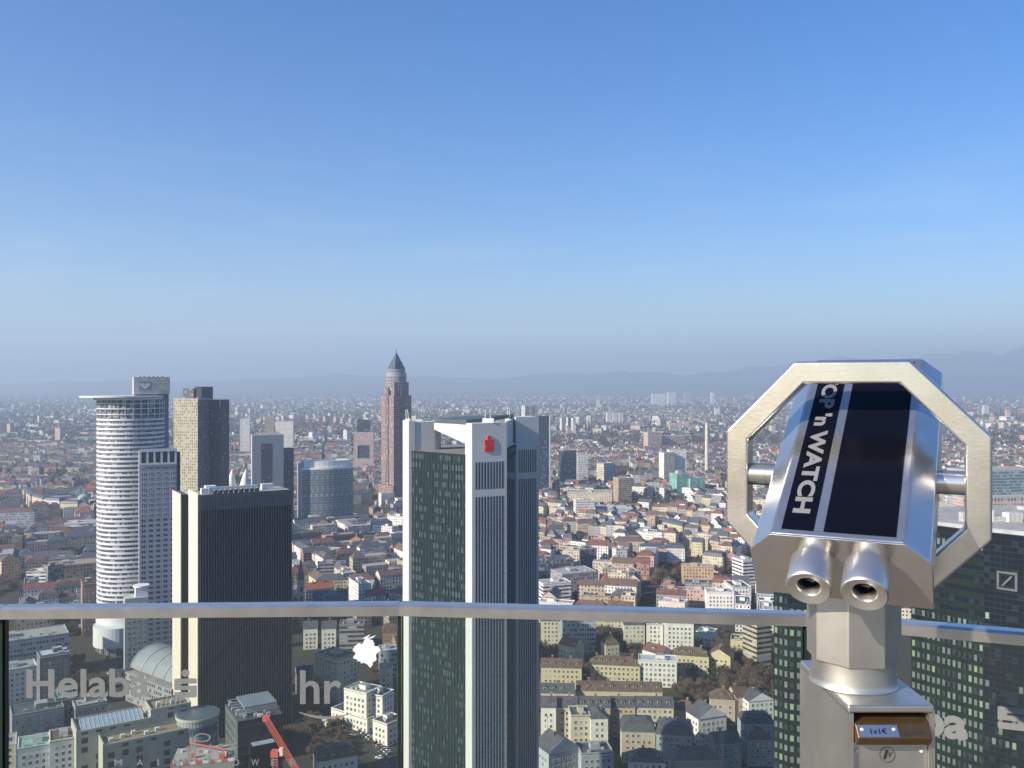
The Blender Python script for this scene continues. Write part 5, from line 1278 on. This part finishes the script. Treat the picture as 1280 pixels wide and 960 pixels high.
# ================================================================== THE ROOF TERRACE: rail, glass, viewer
st_rail = steel('rail_steel', (.60, .58, .55), .30, (3, 300, 300)); st_v = steel('brushed_steel', (.67, .65, .615), .23, (5, 260, 260), .05); st_box = steel('post_steel', (.60, .57, .52), .40, (60, 60, 60), .03)
def to_mesh(body, name, mat, size=1.0, ext=0.0, off=0.0):
    cu = bpy.data.curves.new(name, 'FONT'); cu.body = body; cu.size = size; cu.extrude = ext; cu.offset = off; cu.resolution_u = 4
    o = bpy.data.objects.new(name, cu); COL.objects.link(o); bpy.context.view_layer.update()
    me = bpy.data.meshes.new_from_object(o.evaluated_get(bpy.context.evaluated_depsgraph_get())); bpy.data.objects.remove(o)
    me.materials.clear(); me.materials.append(mat); return me
def lettering(body, name, mat, parent, org, ex, ey, w_, h_, off=.02, thick=.001, left=0.0):
    """text stretched to w_ x h_ with its lower left corner at org, running along ex, upright along ey"""
    me = to_mesh(body, name, mat, 1.0, .5, off); v = [x.co.copy() for x in me.vertices]
    x0, x1 = min(p.x for p in v), max(p.x for p in v); y0, y1 = min(p.y for p in v), max(p.y for p in v); n = ex.cross(ey)
    for q, p in zip(me.vertices, v): q.co = org+ex*((p.x-x0)/(x1-x0)*w_)+ey*((p.y-y0)/(y1-y0)*h_)+n*(p.z*thick)
    o = bpy.data.objects.new(name, me); COL.objects.link(o); o.parent = parent; return o
RY = -.47     # rail height below the eye
def glassmat():
    m = bpy.data.materials.new('balustrade_glass'); m.use_nodes = True; nt = m.node_tree; nt.nodes.remove(nt.nodes['Principled BSDF'])
    t = nt.nodes.new('ShaderNodeBsdfTransparent'); t.inputs[0].default_value = (.91, .945, .915, 1)
    g = nt.nodes.new('ShaderNodeBsdfGlossy'); g.inputs['Roughness'].default_value = .01; g.inputs[0].default_value = (1, 1, 1, 1)
    d = nt.nodes.new('ShaderNodeBsdfDiffuse'); d.inputs[0].default_value = (.5, .5, .48, 1)
    fr_ = nt.nodes.new('ShaderNodeFresnel'); fr_.inputs[0].default_value = 1.42
    mx = nt.nodes.new('ShaderNodeMixShader'); nt.links.new(fr_.outputs[0], mx.inputs[0]); nt.links.new(t.outputs[0], mx.inputs[1]); nt.links.new(g.outputs[0], mx.inputs[2])
    m2 = nt.nodes.new('ShaderNodeMixShader'); f = noise(nt, 9, 5); nt.links.new(math_(nt, 'MULTIPLY', f, .006), m2.inputs[0]); nt.links.new(mx.outputs[0], m2.inputs[1]); nt.links.new(d.outputs[0], m2.inputs[2])
    nt.links.new(m2.outputs[0], nt.nodes['Material Output'].inputs[0]); return m
GLASS = glassmat(); EDGE = flat('glass_edge', (.014, .032, .025), .2, .1, 5)
JP = [(-760, 1.62), (5, 1.866), (500, 1.894), (1006, 1.812), (1560, 1.56)]
J = [Vector(((px-640)/F*Y, Y, 0)) for px, Y in JP]
bal = root('glass_balustrade', (0, 0, CZ-1.6), 0, 'glass balustrade with brushed steel handrail and grey lettering', 'balustrade')
def rel(v): return Vector((v.x, v.y, v.z))-Vector((0, 0, CZ-1.6)) if v.z > 100 else v
zr = 1.6+RY
panes = []
def framep(k):
    a, b_ = J[k], J[k+1]; ex = (b_-a).normalized(); n = Vector((ex.y, -ex.x, 0)); return a, b_, ex, n      # n points to the camera side
for k in range(4):
    a, b_, ex, n = framep(k); L = (b_-a).length; q = MB(); hw = .0185; g = .0012
    def R4(t, s, z): p = a+ex*t+n*s; return (p.x, p.y, z)
    zt, zb = zr, zr-.0245; bv = .005
    prof = [(hw, zb), (hw, zt-bv), (hw-bv, zt), (-hw+bv, zt), (-hw, zt-bv), (-hw, zb)]
    if True:
        m = len(prof)
        for i in range(m):
            (s0, z0), (s1, z1) = prof[i], prof[(i+1) % m]
            q.face([R4(g, s0, z0), R4(L-g, s0, z0), R4(L-g, s1, z1), R4(g, s1, z1)], st_rail)
        q.face([R4(g, s, z) for s, z in prof], st_rail); q.face([R4(L-g, s, z) for s, z in reversed(prof)], st_rail)
    q.build('handrail', bal)
    q = MB(); gg = .006; hw = .008
    F0 = [R4(gg, hw, .02), R4(L-gg, hw, .02), R4(L-gg, hw, zb-.001), R4(gg, hw, zb-.001)]; B0 = [R4(gg, -hw, .02), R4(L-gg, -hw, .02), R4(L-gg, -hw, zb-.001), R4(gg, -hw, zb-.001)]
    q.face(F0, GLASS); q.face(list(reversed(B0)), GLASS)
    for i in range(4): j = (i+1) % 4; q.face([F0[j], F0[i], B0[i], B0[j]], EDGE)
    panes.append(q.build('glass_panel', bal))
    q = MB()
    for s in (-.02, .02): q.beam((a+ex*.004+n*s) + Vector((0, 0, .0)), (a+ex*.004+n*s)+Vector((0, 0, .001+.0)), .001, st_rail)
    q2 = MB(); p0 = a+ex*.0; q2.prism([(p.x, p.y) for p in (a-n*.03, a+ex*L-n*.03, a+ex*L+n*.03, a+n*.03)][::-1] if False else [(p.x, p.y) for p in (a+n*.03, b_+n*.03, b_-n*.03, a-n*.03)], 0, .09, st_rail); q2.build('base_channel', bal)
    if k: 
        q = MB(); ps = a-n*.0; w2 = .0035; q.box(ps.x-w2, ps.x+w2, ps.y-.012, ps.y+.012, .03, zb-.002, EDGE); q.build('joint_seal', bal)
LET = flat('lettering_grey', (.24, .25, .24), .6, .05, 20)
_n = LET.node_tree; _t = _n.nodes.new('ShaderNodeBsdfTransparent'); _m = _n.nodes.new('ShaderNodeMixShader'); _m.inputs[0].default_value = .8
_n.links.new(_t.outputs[0], _m.inputs[1]); _n.links.new(_n.nodes['Principled BSDF'].outputs[0], _m.inputs[2]); _n.links.new(_m.outputs[0], _n.nodes['Material Output'].inputs[0])
def onpane(k, px, py):
    a, b_, ex, n = framep(k); d = Vector(((px-640)/F, 1, (480-py)/F)); pl = a+n*.0098
    t = pl.dot(n)/d.dot(n); p = d*t; return Vector((p.x, p.y, p.z+1.6))
UP = Vector((0, 0, 1))
def gtext(k, s, pl, pr, ybase, ytop, nm='lettering', off=.035):
    a = onpane(k, pl, ybase); b_ = onpane(k, pr, ybase); c = onpane(k, (pl+pr)/2, ytop); c0 = onpane(k, (pl+pr)/2, ybase); ex = framep(k)[2]
    return lettering(s, nm, LET, panes[k], a, ex, UP, (b_-a).length, c.z-c0.z, off, .0012)
def shape(k, polys, nm, origin_px, scale, mat=LET):
    """flat polygons in picture-like units on pane k, y up, 1 unit = scale metres"""
    o0 = onpane(k, *origin_px); ex, n = framep(k)[2:4]; q = MB()
    for p in polys:
        f = [o0+ex*x*scale+UP*y*scale+n*.0008 for x, y in p]; bk = [o0+ex*x*scale+UP*y*scale for x, y in p]
        q.face(f, mat); q.face(list(reversed(bk)), mat)
        for i in range(len(p)): j = (i+1) % len(p); q.face([f[j], f[i], bk[i], bk[j]], mat)
    return q.build(nm, panes[k])
def bars(lst): return [[(a, c), (b_, c), (b_, d), (a, d)] for a, b_, c, d in lst]
def s_logo(k, px, py, sc):
    P_ = bars([(1, 27, 23, 24), (0, 28, 17.5, 23), (0, 9, 15, 17.5), (0, 28, 9.5, 15), (19, 28, 7, 9.5), (0, 28, 1, 7), (1, 27, 0, 1)])
    P_ += [[(14+4.8*math.cos(2*math.pi*i/20), 30.8+4.8*math.sin(2*math.pi*i/20)) for i in range(20)]]
    shape(k, P_, 'lettering', (px, py), sc)
gtext(1, 'Helaba', 33, 187, 873, 837, off=.022)
s_logo(1, 218, 872, 1.85/F)
gtext(1, 'hr', 375, 427, 880, 838, off=0.015)
ar = []
for i in range(12):
    t0, t1 = i/12, (i+1)/12; f = lambda t, s: (t*66, -6-11*math.sin(t*2.6+.25)+s*3.4*math.sin(math.pi*min(1, t*.9+.12)))
    ar.append([f(t0, 0), f(t1, 0), f(t1, 1), f(t0, 1)])
shape(1, ar, 'lettering', (374, 882), 1.9/F)
for ch, px in zip('MAINTOWER', (148, 175, 198, 221, 270, 295, 319, 343, 367)): gtext(1, ch, px-(1 if ch == 'I' else 4.2 if ch not in 'MW' else 5), px+(1 if ch == 'I' else 4.2 if ch not in 'MW' else 5), 957, 949, off=.01)
ring_ = []
for i in range(24):
    a0, a1 = 2*math.pi*i/24, 2*math.pi*(i+1)/24
    ring_.append([(10.5*math.cos(a0), 5.6*math.sin(a0)), (10.5*math.cos(a1), 5.6*math.sin(a1)), (8.3*math.cos(a1), 4.2*math.sin(a1)), (8.3*math.cos(a0), 4.2*math.sin(a0))])
ring_ += [[(-8, -3), (-10.5, -3), (-10.5, -30), (-8, -30)], [(-19, -10), (-16.5, -10), (-14, -32), (-17, -32)], [(9, -8), (11, -8), (9.5, -32), (7, -32)]]
shape(1, ring_, 'lettering', (253, 922), 1.88/F)
gtext(3, 'Helaba', 1036, 1208, 905, 864)
s_logo(3, 1247, 910, 1.95/F)
# ragged white patch laid flat on the glass
g = random.Random(8); pts = []
for i in range(56):
    a = 2*math.pi*i/56; rr_ = 16.5+2*math.sin(a*5+1)+1.3*math.sin(a*9)+g.uniform(-1.5, 1.2); pts.append((rr_*math.cos(a)*.92, rr_*math.sin(a)*.95+2*math.sin(2*a)))
tri = [[(0, 0), pts[i], pts[(i+1) % 56]] for i in range(56)]; tri += [[(-4+k*6, 17), (2+k*6, 17), (6+k*7, 22-k)] for k in range(2)]
o = shape(1, tri, 'paint_splash', (457, 815), 1.89/F, flat('splash_white', (.85, .86, .9), .6, .03, 80)); o['label'] = 'ragged white splash on the glass'
# deck and tower shaft
def deck():
    m, nt, b = nmat('terrace_paving'); br = nt.nodes.new('ShaderNodeTexBrick'); tc = nt.nodes.new('ShaderNodeNewGeometry'); nt.links.new(tc.outputs['Position'], br.inputs['Vector'])
    br.inputs['Scale'].default_value = 1.0; br.inputs['Brick Width'].default_value = .5; br.inputs['Row Height'].default_value = .5; br.inputs['Mortar Size'].default_value = .008; br.offset = 0
    br.inputs['Color1'].default_value = (.17, .145, .115, 1); br.inputs['Color2'].default_value = (.21, .18, .14, 1); br.inputs['Mortar'].default_value = (.06, .05, .045, 1)
    nt.links.new(br.outputs[0], b.inputs['Base Color']); b.inputs['Roughness'].default_value = .8
    side = flat('tower_glass_shaft', (.06, .08, .1), .2)
    n = 0; pts = [(J[0].x-1.2, J[0].y-1.2)]+[(j.x, j.y) for j in J]+[(J[4].x+1.6, J[4].y-1.6), (6, -8), (2, -16), (-8, -16), (-11, -6)]
    pts = [(p[0]*1.0, p[1]+.06) for p in reversed(pts)]
    q = MB(); q.prism(pts, CZ-1.9, CZ-1.6, side, m); struct(q.build('roof_deck'))
    q = MB(); q.prism(pts, 0, CZ-1.905, side, side); struct(q.build('tower_shaft'))
deck()
# ---- the coin viewer
VX = root('coin_binoculars', (.517, 1.3, CZ-1.6), 0, 'steel coin operated viewer with octagonal handle ring on a square post', 'viewer')
O0 = Vector((.517, 1.3, -1.6))
def W(p): return Vector(p)-O0
C = Vector((.4223, 1.15, -.204)); az, el = .4906, .5752
a_ = Vector((math.sin(az)*math.cos(el), math.cos(az)*math.cos(el), math.sin(el))); r_ = Vector((math.cos(az), -math.sin(az), 0)); u_ = r_.cross(a_)
Lb, wt, Wb, chf, Hb = .453, .0829, .1127, .0284, .1069
def BL(al, be, t): return W(C+r_*al+u_*be+a_*t)
sec = [(-wt, 0), (wt, 0), (Wb, -chf), (Wb, -Hb), (-Wb, -Hb), (-Wb, -chf)]
def bevel(o, wd, seg=3):
    md = o.modifiers.new('bevel', 'BEVEL'); md.width = wd; md.segments = seg; md.limit_method = 'ANGLE'; md.angle_limit = R(25); md.harden_normals = True
    o.data.polygons.foreach_set('use_smooth', [True]*len(o.data.polygons)); return o
def extrude(q, sec, t0, t1, m, cap0=None, cap1=None):
    n = len(sec); A_ = [BL(x, y, t0) for x, y in sec]; B_ = [BL(x, y, t1) for x, y in sec]
    for i in range(n): j = (i+1) % n; q.face([A_[j], A_[i], B_[i], B_[j]], m)
    q.face(A_, cap0 or m); q.face(list(reversed(B_)), cap1 or m)
dkp = flat('black_plastic', (.015, .017, .022), .25, .1, 20)
q = MB(); extrude(q, sec, .004, Lb, st_v); hous = bevel(q.build('housing', VX, merge=True), .0035)
q = MB(); extrude(q, [(x*1.012, y+(.0012 if y == 0 else 0) if y > -Hb else y-.001) for x, y in sec], 0, .0038, st_v); pl_ = bevel(q.build('rear_plate', VX, merge=True), .001)
q = MB(); extrude(q, [(x*.9, y*.88-.004) for x, y in sec], Lb+.0005, Lb+.004, dkp); q.build('objective_window', VX)
navy = flat('navy_label', (.0035, .004, .008), .2, .1, 30, 0, .16)
def sheet(a0, a1, t0, t1, h, m, nm, par, sk=0):
    q = MB(); p = [BL(a0, h, t0), BL(a1, h, t0), BL(a1, h, t1), BL(a0, h, t1)]; lo = [BL(a0, .0002, t0), BL(a1, .0002, t0), BL(a1, .0002, t1), BL(a0, .0002, t1)]
    q.face(p, m)
    for i in range(4): j = (i+1) % 4; q.face([lo[i], lo[j], p[j], p[i]], m)
    return q.build(nm, par)
lb = sheet(-.071, -.029, .014, Lb-.012, .0006, navy, 'label_strip', hous); sheet(-.0165, .0725, .014, Lb-.012, .0006, navy, 'label_panel', hous)
silver = flat('label_silver', (.20, .20, .205), .4, .05, 40)
lettering("TOP 'n WATCH", 'lettering', silver, lb, BL(-.0620, .0009, .405), -a_, r_, .357, .0245, .04, .0004)
# eyepieces
st_e = steel('turned_steel', (.66, .64, .60), .36, (60, 60, 60), .03)
def tube(q, prof, c, ax, m, n=40):
    ax = ax.normalized(); p = ax.cross(Vector((0, 0, 1)) if abs(ax.z) < .99 else Vector((0, 1, 0))).normalized(); s = ax.cross(p); R_ = [[c+ax*h+(p*math.cos(2*math.pi*i/n)+s*math.sin(2*math.pi*i/n))*r for i in range(n)] for r, h in prof]
    for k in range(len(prof)-1):
        for i in range(n): j = (i+1) % n; q.face([R_[k][i], R_[k][j], R_[k+1][j], R_[k+1][i]], m)
    return R_
lens = flat('eyepiece_lens', (.01, .012, .016), .05, .1, 30, 0, .8)
for al in (-.0273, .0399):
    c = BL(al, -.0275, 0); ax = -a_
    q = MB(); tube(q, [(.0225, 0), (.0222, .017), (.0278, .0173), (.0285, .0185), (.0285, .062), (.0275, .0645), (.0265, .0655), (.0155, .0615), (.0145, .060), (.0145, .05)], c, ax, st_e); e = q.build('eyepiece', VX, smooth=True)
    q = MB(); R_ = tube(q, [(.0145, .0498), (.0135, .0500), (.0135, .052), (.0115, .0522), (.0112, .046)], c, ax, dkp)
    q.build('rubber_ring', e, smooth=True)
    q = MB(); R_ = tube(q, [(.0112, .0462), (.006, .0475), (.0005, .048)], c, ax, lens); q.build('lens', e, smooth=True)
# octagonal ring
RC = Vector((.5142, 1.33, -.146)); ps = .4699; rr_ = Vector((math.cos(ps), -math.sin(ps), 0)); rn = Vector((math.sin(ps), math.cos(ps), 0)); A0, B0_, cx_, cz_ = .1854, .1804, .1043, .1077
def octa(d): 
    k = d*.42
    a, b = A0-d, B0_-d
    return [(-(A0-cx_)+k*.98, b), ((A0-cx_)-k*.98, b), (a, (B0_-cz_)-k), (a, -(B0_-cz_)+k), ((A0-cx_)-k*.98, -b), (-(A0-cx_)+k*.98, -b), (-a, -(B0_-cz_)+k), (-a, (B0_-cz_)-k)]
def rp(x, z, s): return W(RC+rr_*x+UP*z+rn*s)
q = MB(); Oo, Oi = octa(0), octa(.034); tk = .021
for i in range(8):
    j = (i+1) % 8
    q.face([rp(*Oo[i], -tk), rp(*Oo[j], -tk), rp(*Oi[j], -tk), rp(*Oi[i], -tk)], st_v); q.face([rp(*Oo[j], tk), rp(*Oo[i], tk), rp(*Oi[i], tk), rp(*Oi[j], tk)], st_v)
    q.face([rp(*Oo[j], -tk), rp(*Oo[i], -tk), rp(*Oo[i], tk), rp(*Oo[j], tk)], st_v); q.face([rp(*Oi[i], -tk), rp(*Oi[j], -tk), rp(*Oi[j], tk), rp(*Oi[i], tk)], st_v)
bevel(q.build('handle_ring', VX, merge=True), .004)
for sg in (-1, 1):
    q = MB(); c = W(RC+Vector((0, 0, .004))); tube(q, [(.001, .100), (.0175, .100), (.0175, .126), (.0182, .1262), (.0182, .1276), (.0175, .1278), (.0175, .158)], c, rr_*sg, st_v, 32); q.build('pivot_pin', VX, smooth=True)
# neck, collar, post
q = MB(); cc = W((.504, 1.3, 0)); cz = lambda z: z+1.6
q.prism([(cc.x+.066*math.cos(R(22.5+45*i-4)), cc.y+.066*math.sin(R(22.5+45*i-4))) for i in range(8)], cz(-.402), cz(-.262), st_box); bevel(q.build('neck', VX, merge=True), .002)
q = MB(); tube(q, [(.001, cz(-.388)), (.0585, cz(-.388)), (.0585, cz(-.420)), (.060, cz(-.428)), (.060, cz(-.434)), (.0625, cz(-.4380))], Vector((cc.x, cc.y, 0)), Vector((0, 0, 1)), st_box, 48); q.build('collar', VX, smooth=True)
x0, x1, y0, y1, zt = .458-.517, .577-.517, 1.2-1.3, 1.4-1.3, cz(-.4385)
q = MB()
oz = cz(-.4495); t = .008
q.box(x0, x0+t, y0, y1, 0, zt, st_box); o = None
q = MB()
# shell with an open front: back block, side cheeks, lintel
Vv = [(x0, y0), (x0+t, y0), (x0+t, y0+.022), (x1-t, y0+.022), (x1-t, y0), (x1, y0), (x1, y1), (x0, y1)]
n = len(Vv)
q.prism(Vv, 0, oz, st_box); q.build('post', VX)
q = MB(); q.box(x0, x1, y0, y1, oz+.0002, zt, st_box); bevel(q.build('post_head', VX, merge=True), .0035)
q = MB(); q.box(x0+t+.0005, x1-t-.0005, y0+.006, y0+.0215, 0.3, cz(-.4915), st_box); fp = q.build('front_panel', VX)
brass = flat('brass', (.20, .125, .06), .34, .15, 30, .8)
q = MB(); zb0, zb1 = cz(-.4895), cz(-.453); X0, X1 = x0+t+.001, x1-t-.001
pr = [(y0+.021, zb1), (y0-.002, zb1-.010), (y0-.014, zb0+.012), (y0-.008, zb0), (y0+.021, zb0)]
Lf = [(X0, y, z) for y, z in pr]; Rt = [(X1, y, z) for y, z in pr]
for i in range(5): j = (i+1) % 5; q.face([Lf[i], Lf[j], Rt[j], Rt[i]], brass)
q.face(list(reversed(Lf)), brass); q.face(Rt, brass); cu = bevel(q.build('coin_unit', VX, merge=True), .0025)
# plate and slot lie on the sloping face between pr[1] and pr[2]
pA, pB = Vector((0, pr[1][0], pr[1][1])), Vector((0, pr[2][0], pr[2][1])); sl_ = (pB-pA).normalized(); no = Vector((0, sl_.z, -sl_.y)); no = no if no.y < 0 else -no; Ls = (pB-pA).length
def sp_(x, s, h): return Vector((x, 0, 0))+pA+sl_*(Ls*s)+no*h
plate = steel('plate_steel', (.62, .64, .68), .12, (200, 20, 20), .02)
q = MB(); q.face([sp_(X0+.002, .95, .0012), sp_(X0+.056, .95, .0012), sp_(X0+.056, .08, .0012), sp_(X0+.002, .08, .0012)], plate)
q.face([sp_(X0+.002, .95, 0), sp_(X0+.056, .95, 0), sp_(X0+.056, .95, .0012), sp_(X0+.002, .95, .0012)], plate); pp = q.build('price_plate', cu)
lettering('1x1€', 'lettering', navy, pp, sp_(X0+.018, .72, .0016), Vector((1, 0, 0)), -sl_, .022, .0075, .0, .0003)
for xx in (X0+.007, X0+.050):
    q = MB(); tube(q, [(.0022, 0), (.002, .001), (.0002, .0014)], sp_(xx, .4, .0013), no, M_frame, 14); q.build('screw', pp, smooth=True)
q = MB(); q.face([sp_(X0+.064, .72, .0004), sp_(X0+.090, .72, .0004), sp_(X0+.090, .5, .0004), sp_(X0+.064, .5, .0004)], M_dark); q.build('coin_slot', cu)
q = MB(); cxp, czp = (x0+x1)/2-.003, cz(-.508)
for i in range(32):
    a0, a1 = 2*math.pi*i/32, 2*math.pi*(i+1)/32; f = lambda a, r: (cxp+r*math.cos(a), y0+.0055, czp+r*math.sin(a)); q.face([f(a1, .0108), f(a0, .0108), f(a0, .0101), f(a1, .0101)], M_dark)
q.build('emblem', fp)
lettering('1', 'emblem', M_dark, fp, Vector((cxp-.006, y0+.0054, czp-.006)), Vector((1, 0, .1)).normalized(), Vector((.25, 0, 1)).normalized(), .004, .0125, .0, .0003)
lettering('V', 'emblem', M_dark, fp, Vector((cxp-.0005, y0+.0054, czp-.004)), Vector((1, 0, .1)).normalized(), Vector((.3, 0, 1)).normalized(), .0055, .0085, .0, .0003)
for xx in (x0+.014, x1-.016):
    q = MB(); tube(q, [(.0025, 0), (.0022, .0012), (.0002, .0016)], Vector((xx, y0+.006, cz(-.503))), Vector((0, -1, 0)), M_frame, 14); q.build('screw', fp, smooth=True)
q = MB(); q.box(x0-.06, x1+.06, y0-.04, y1+.04, 0, .012, st_box); q.build('foot_plate', VX)
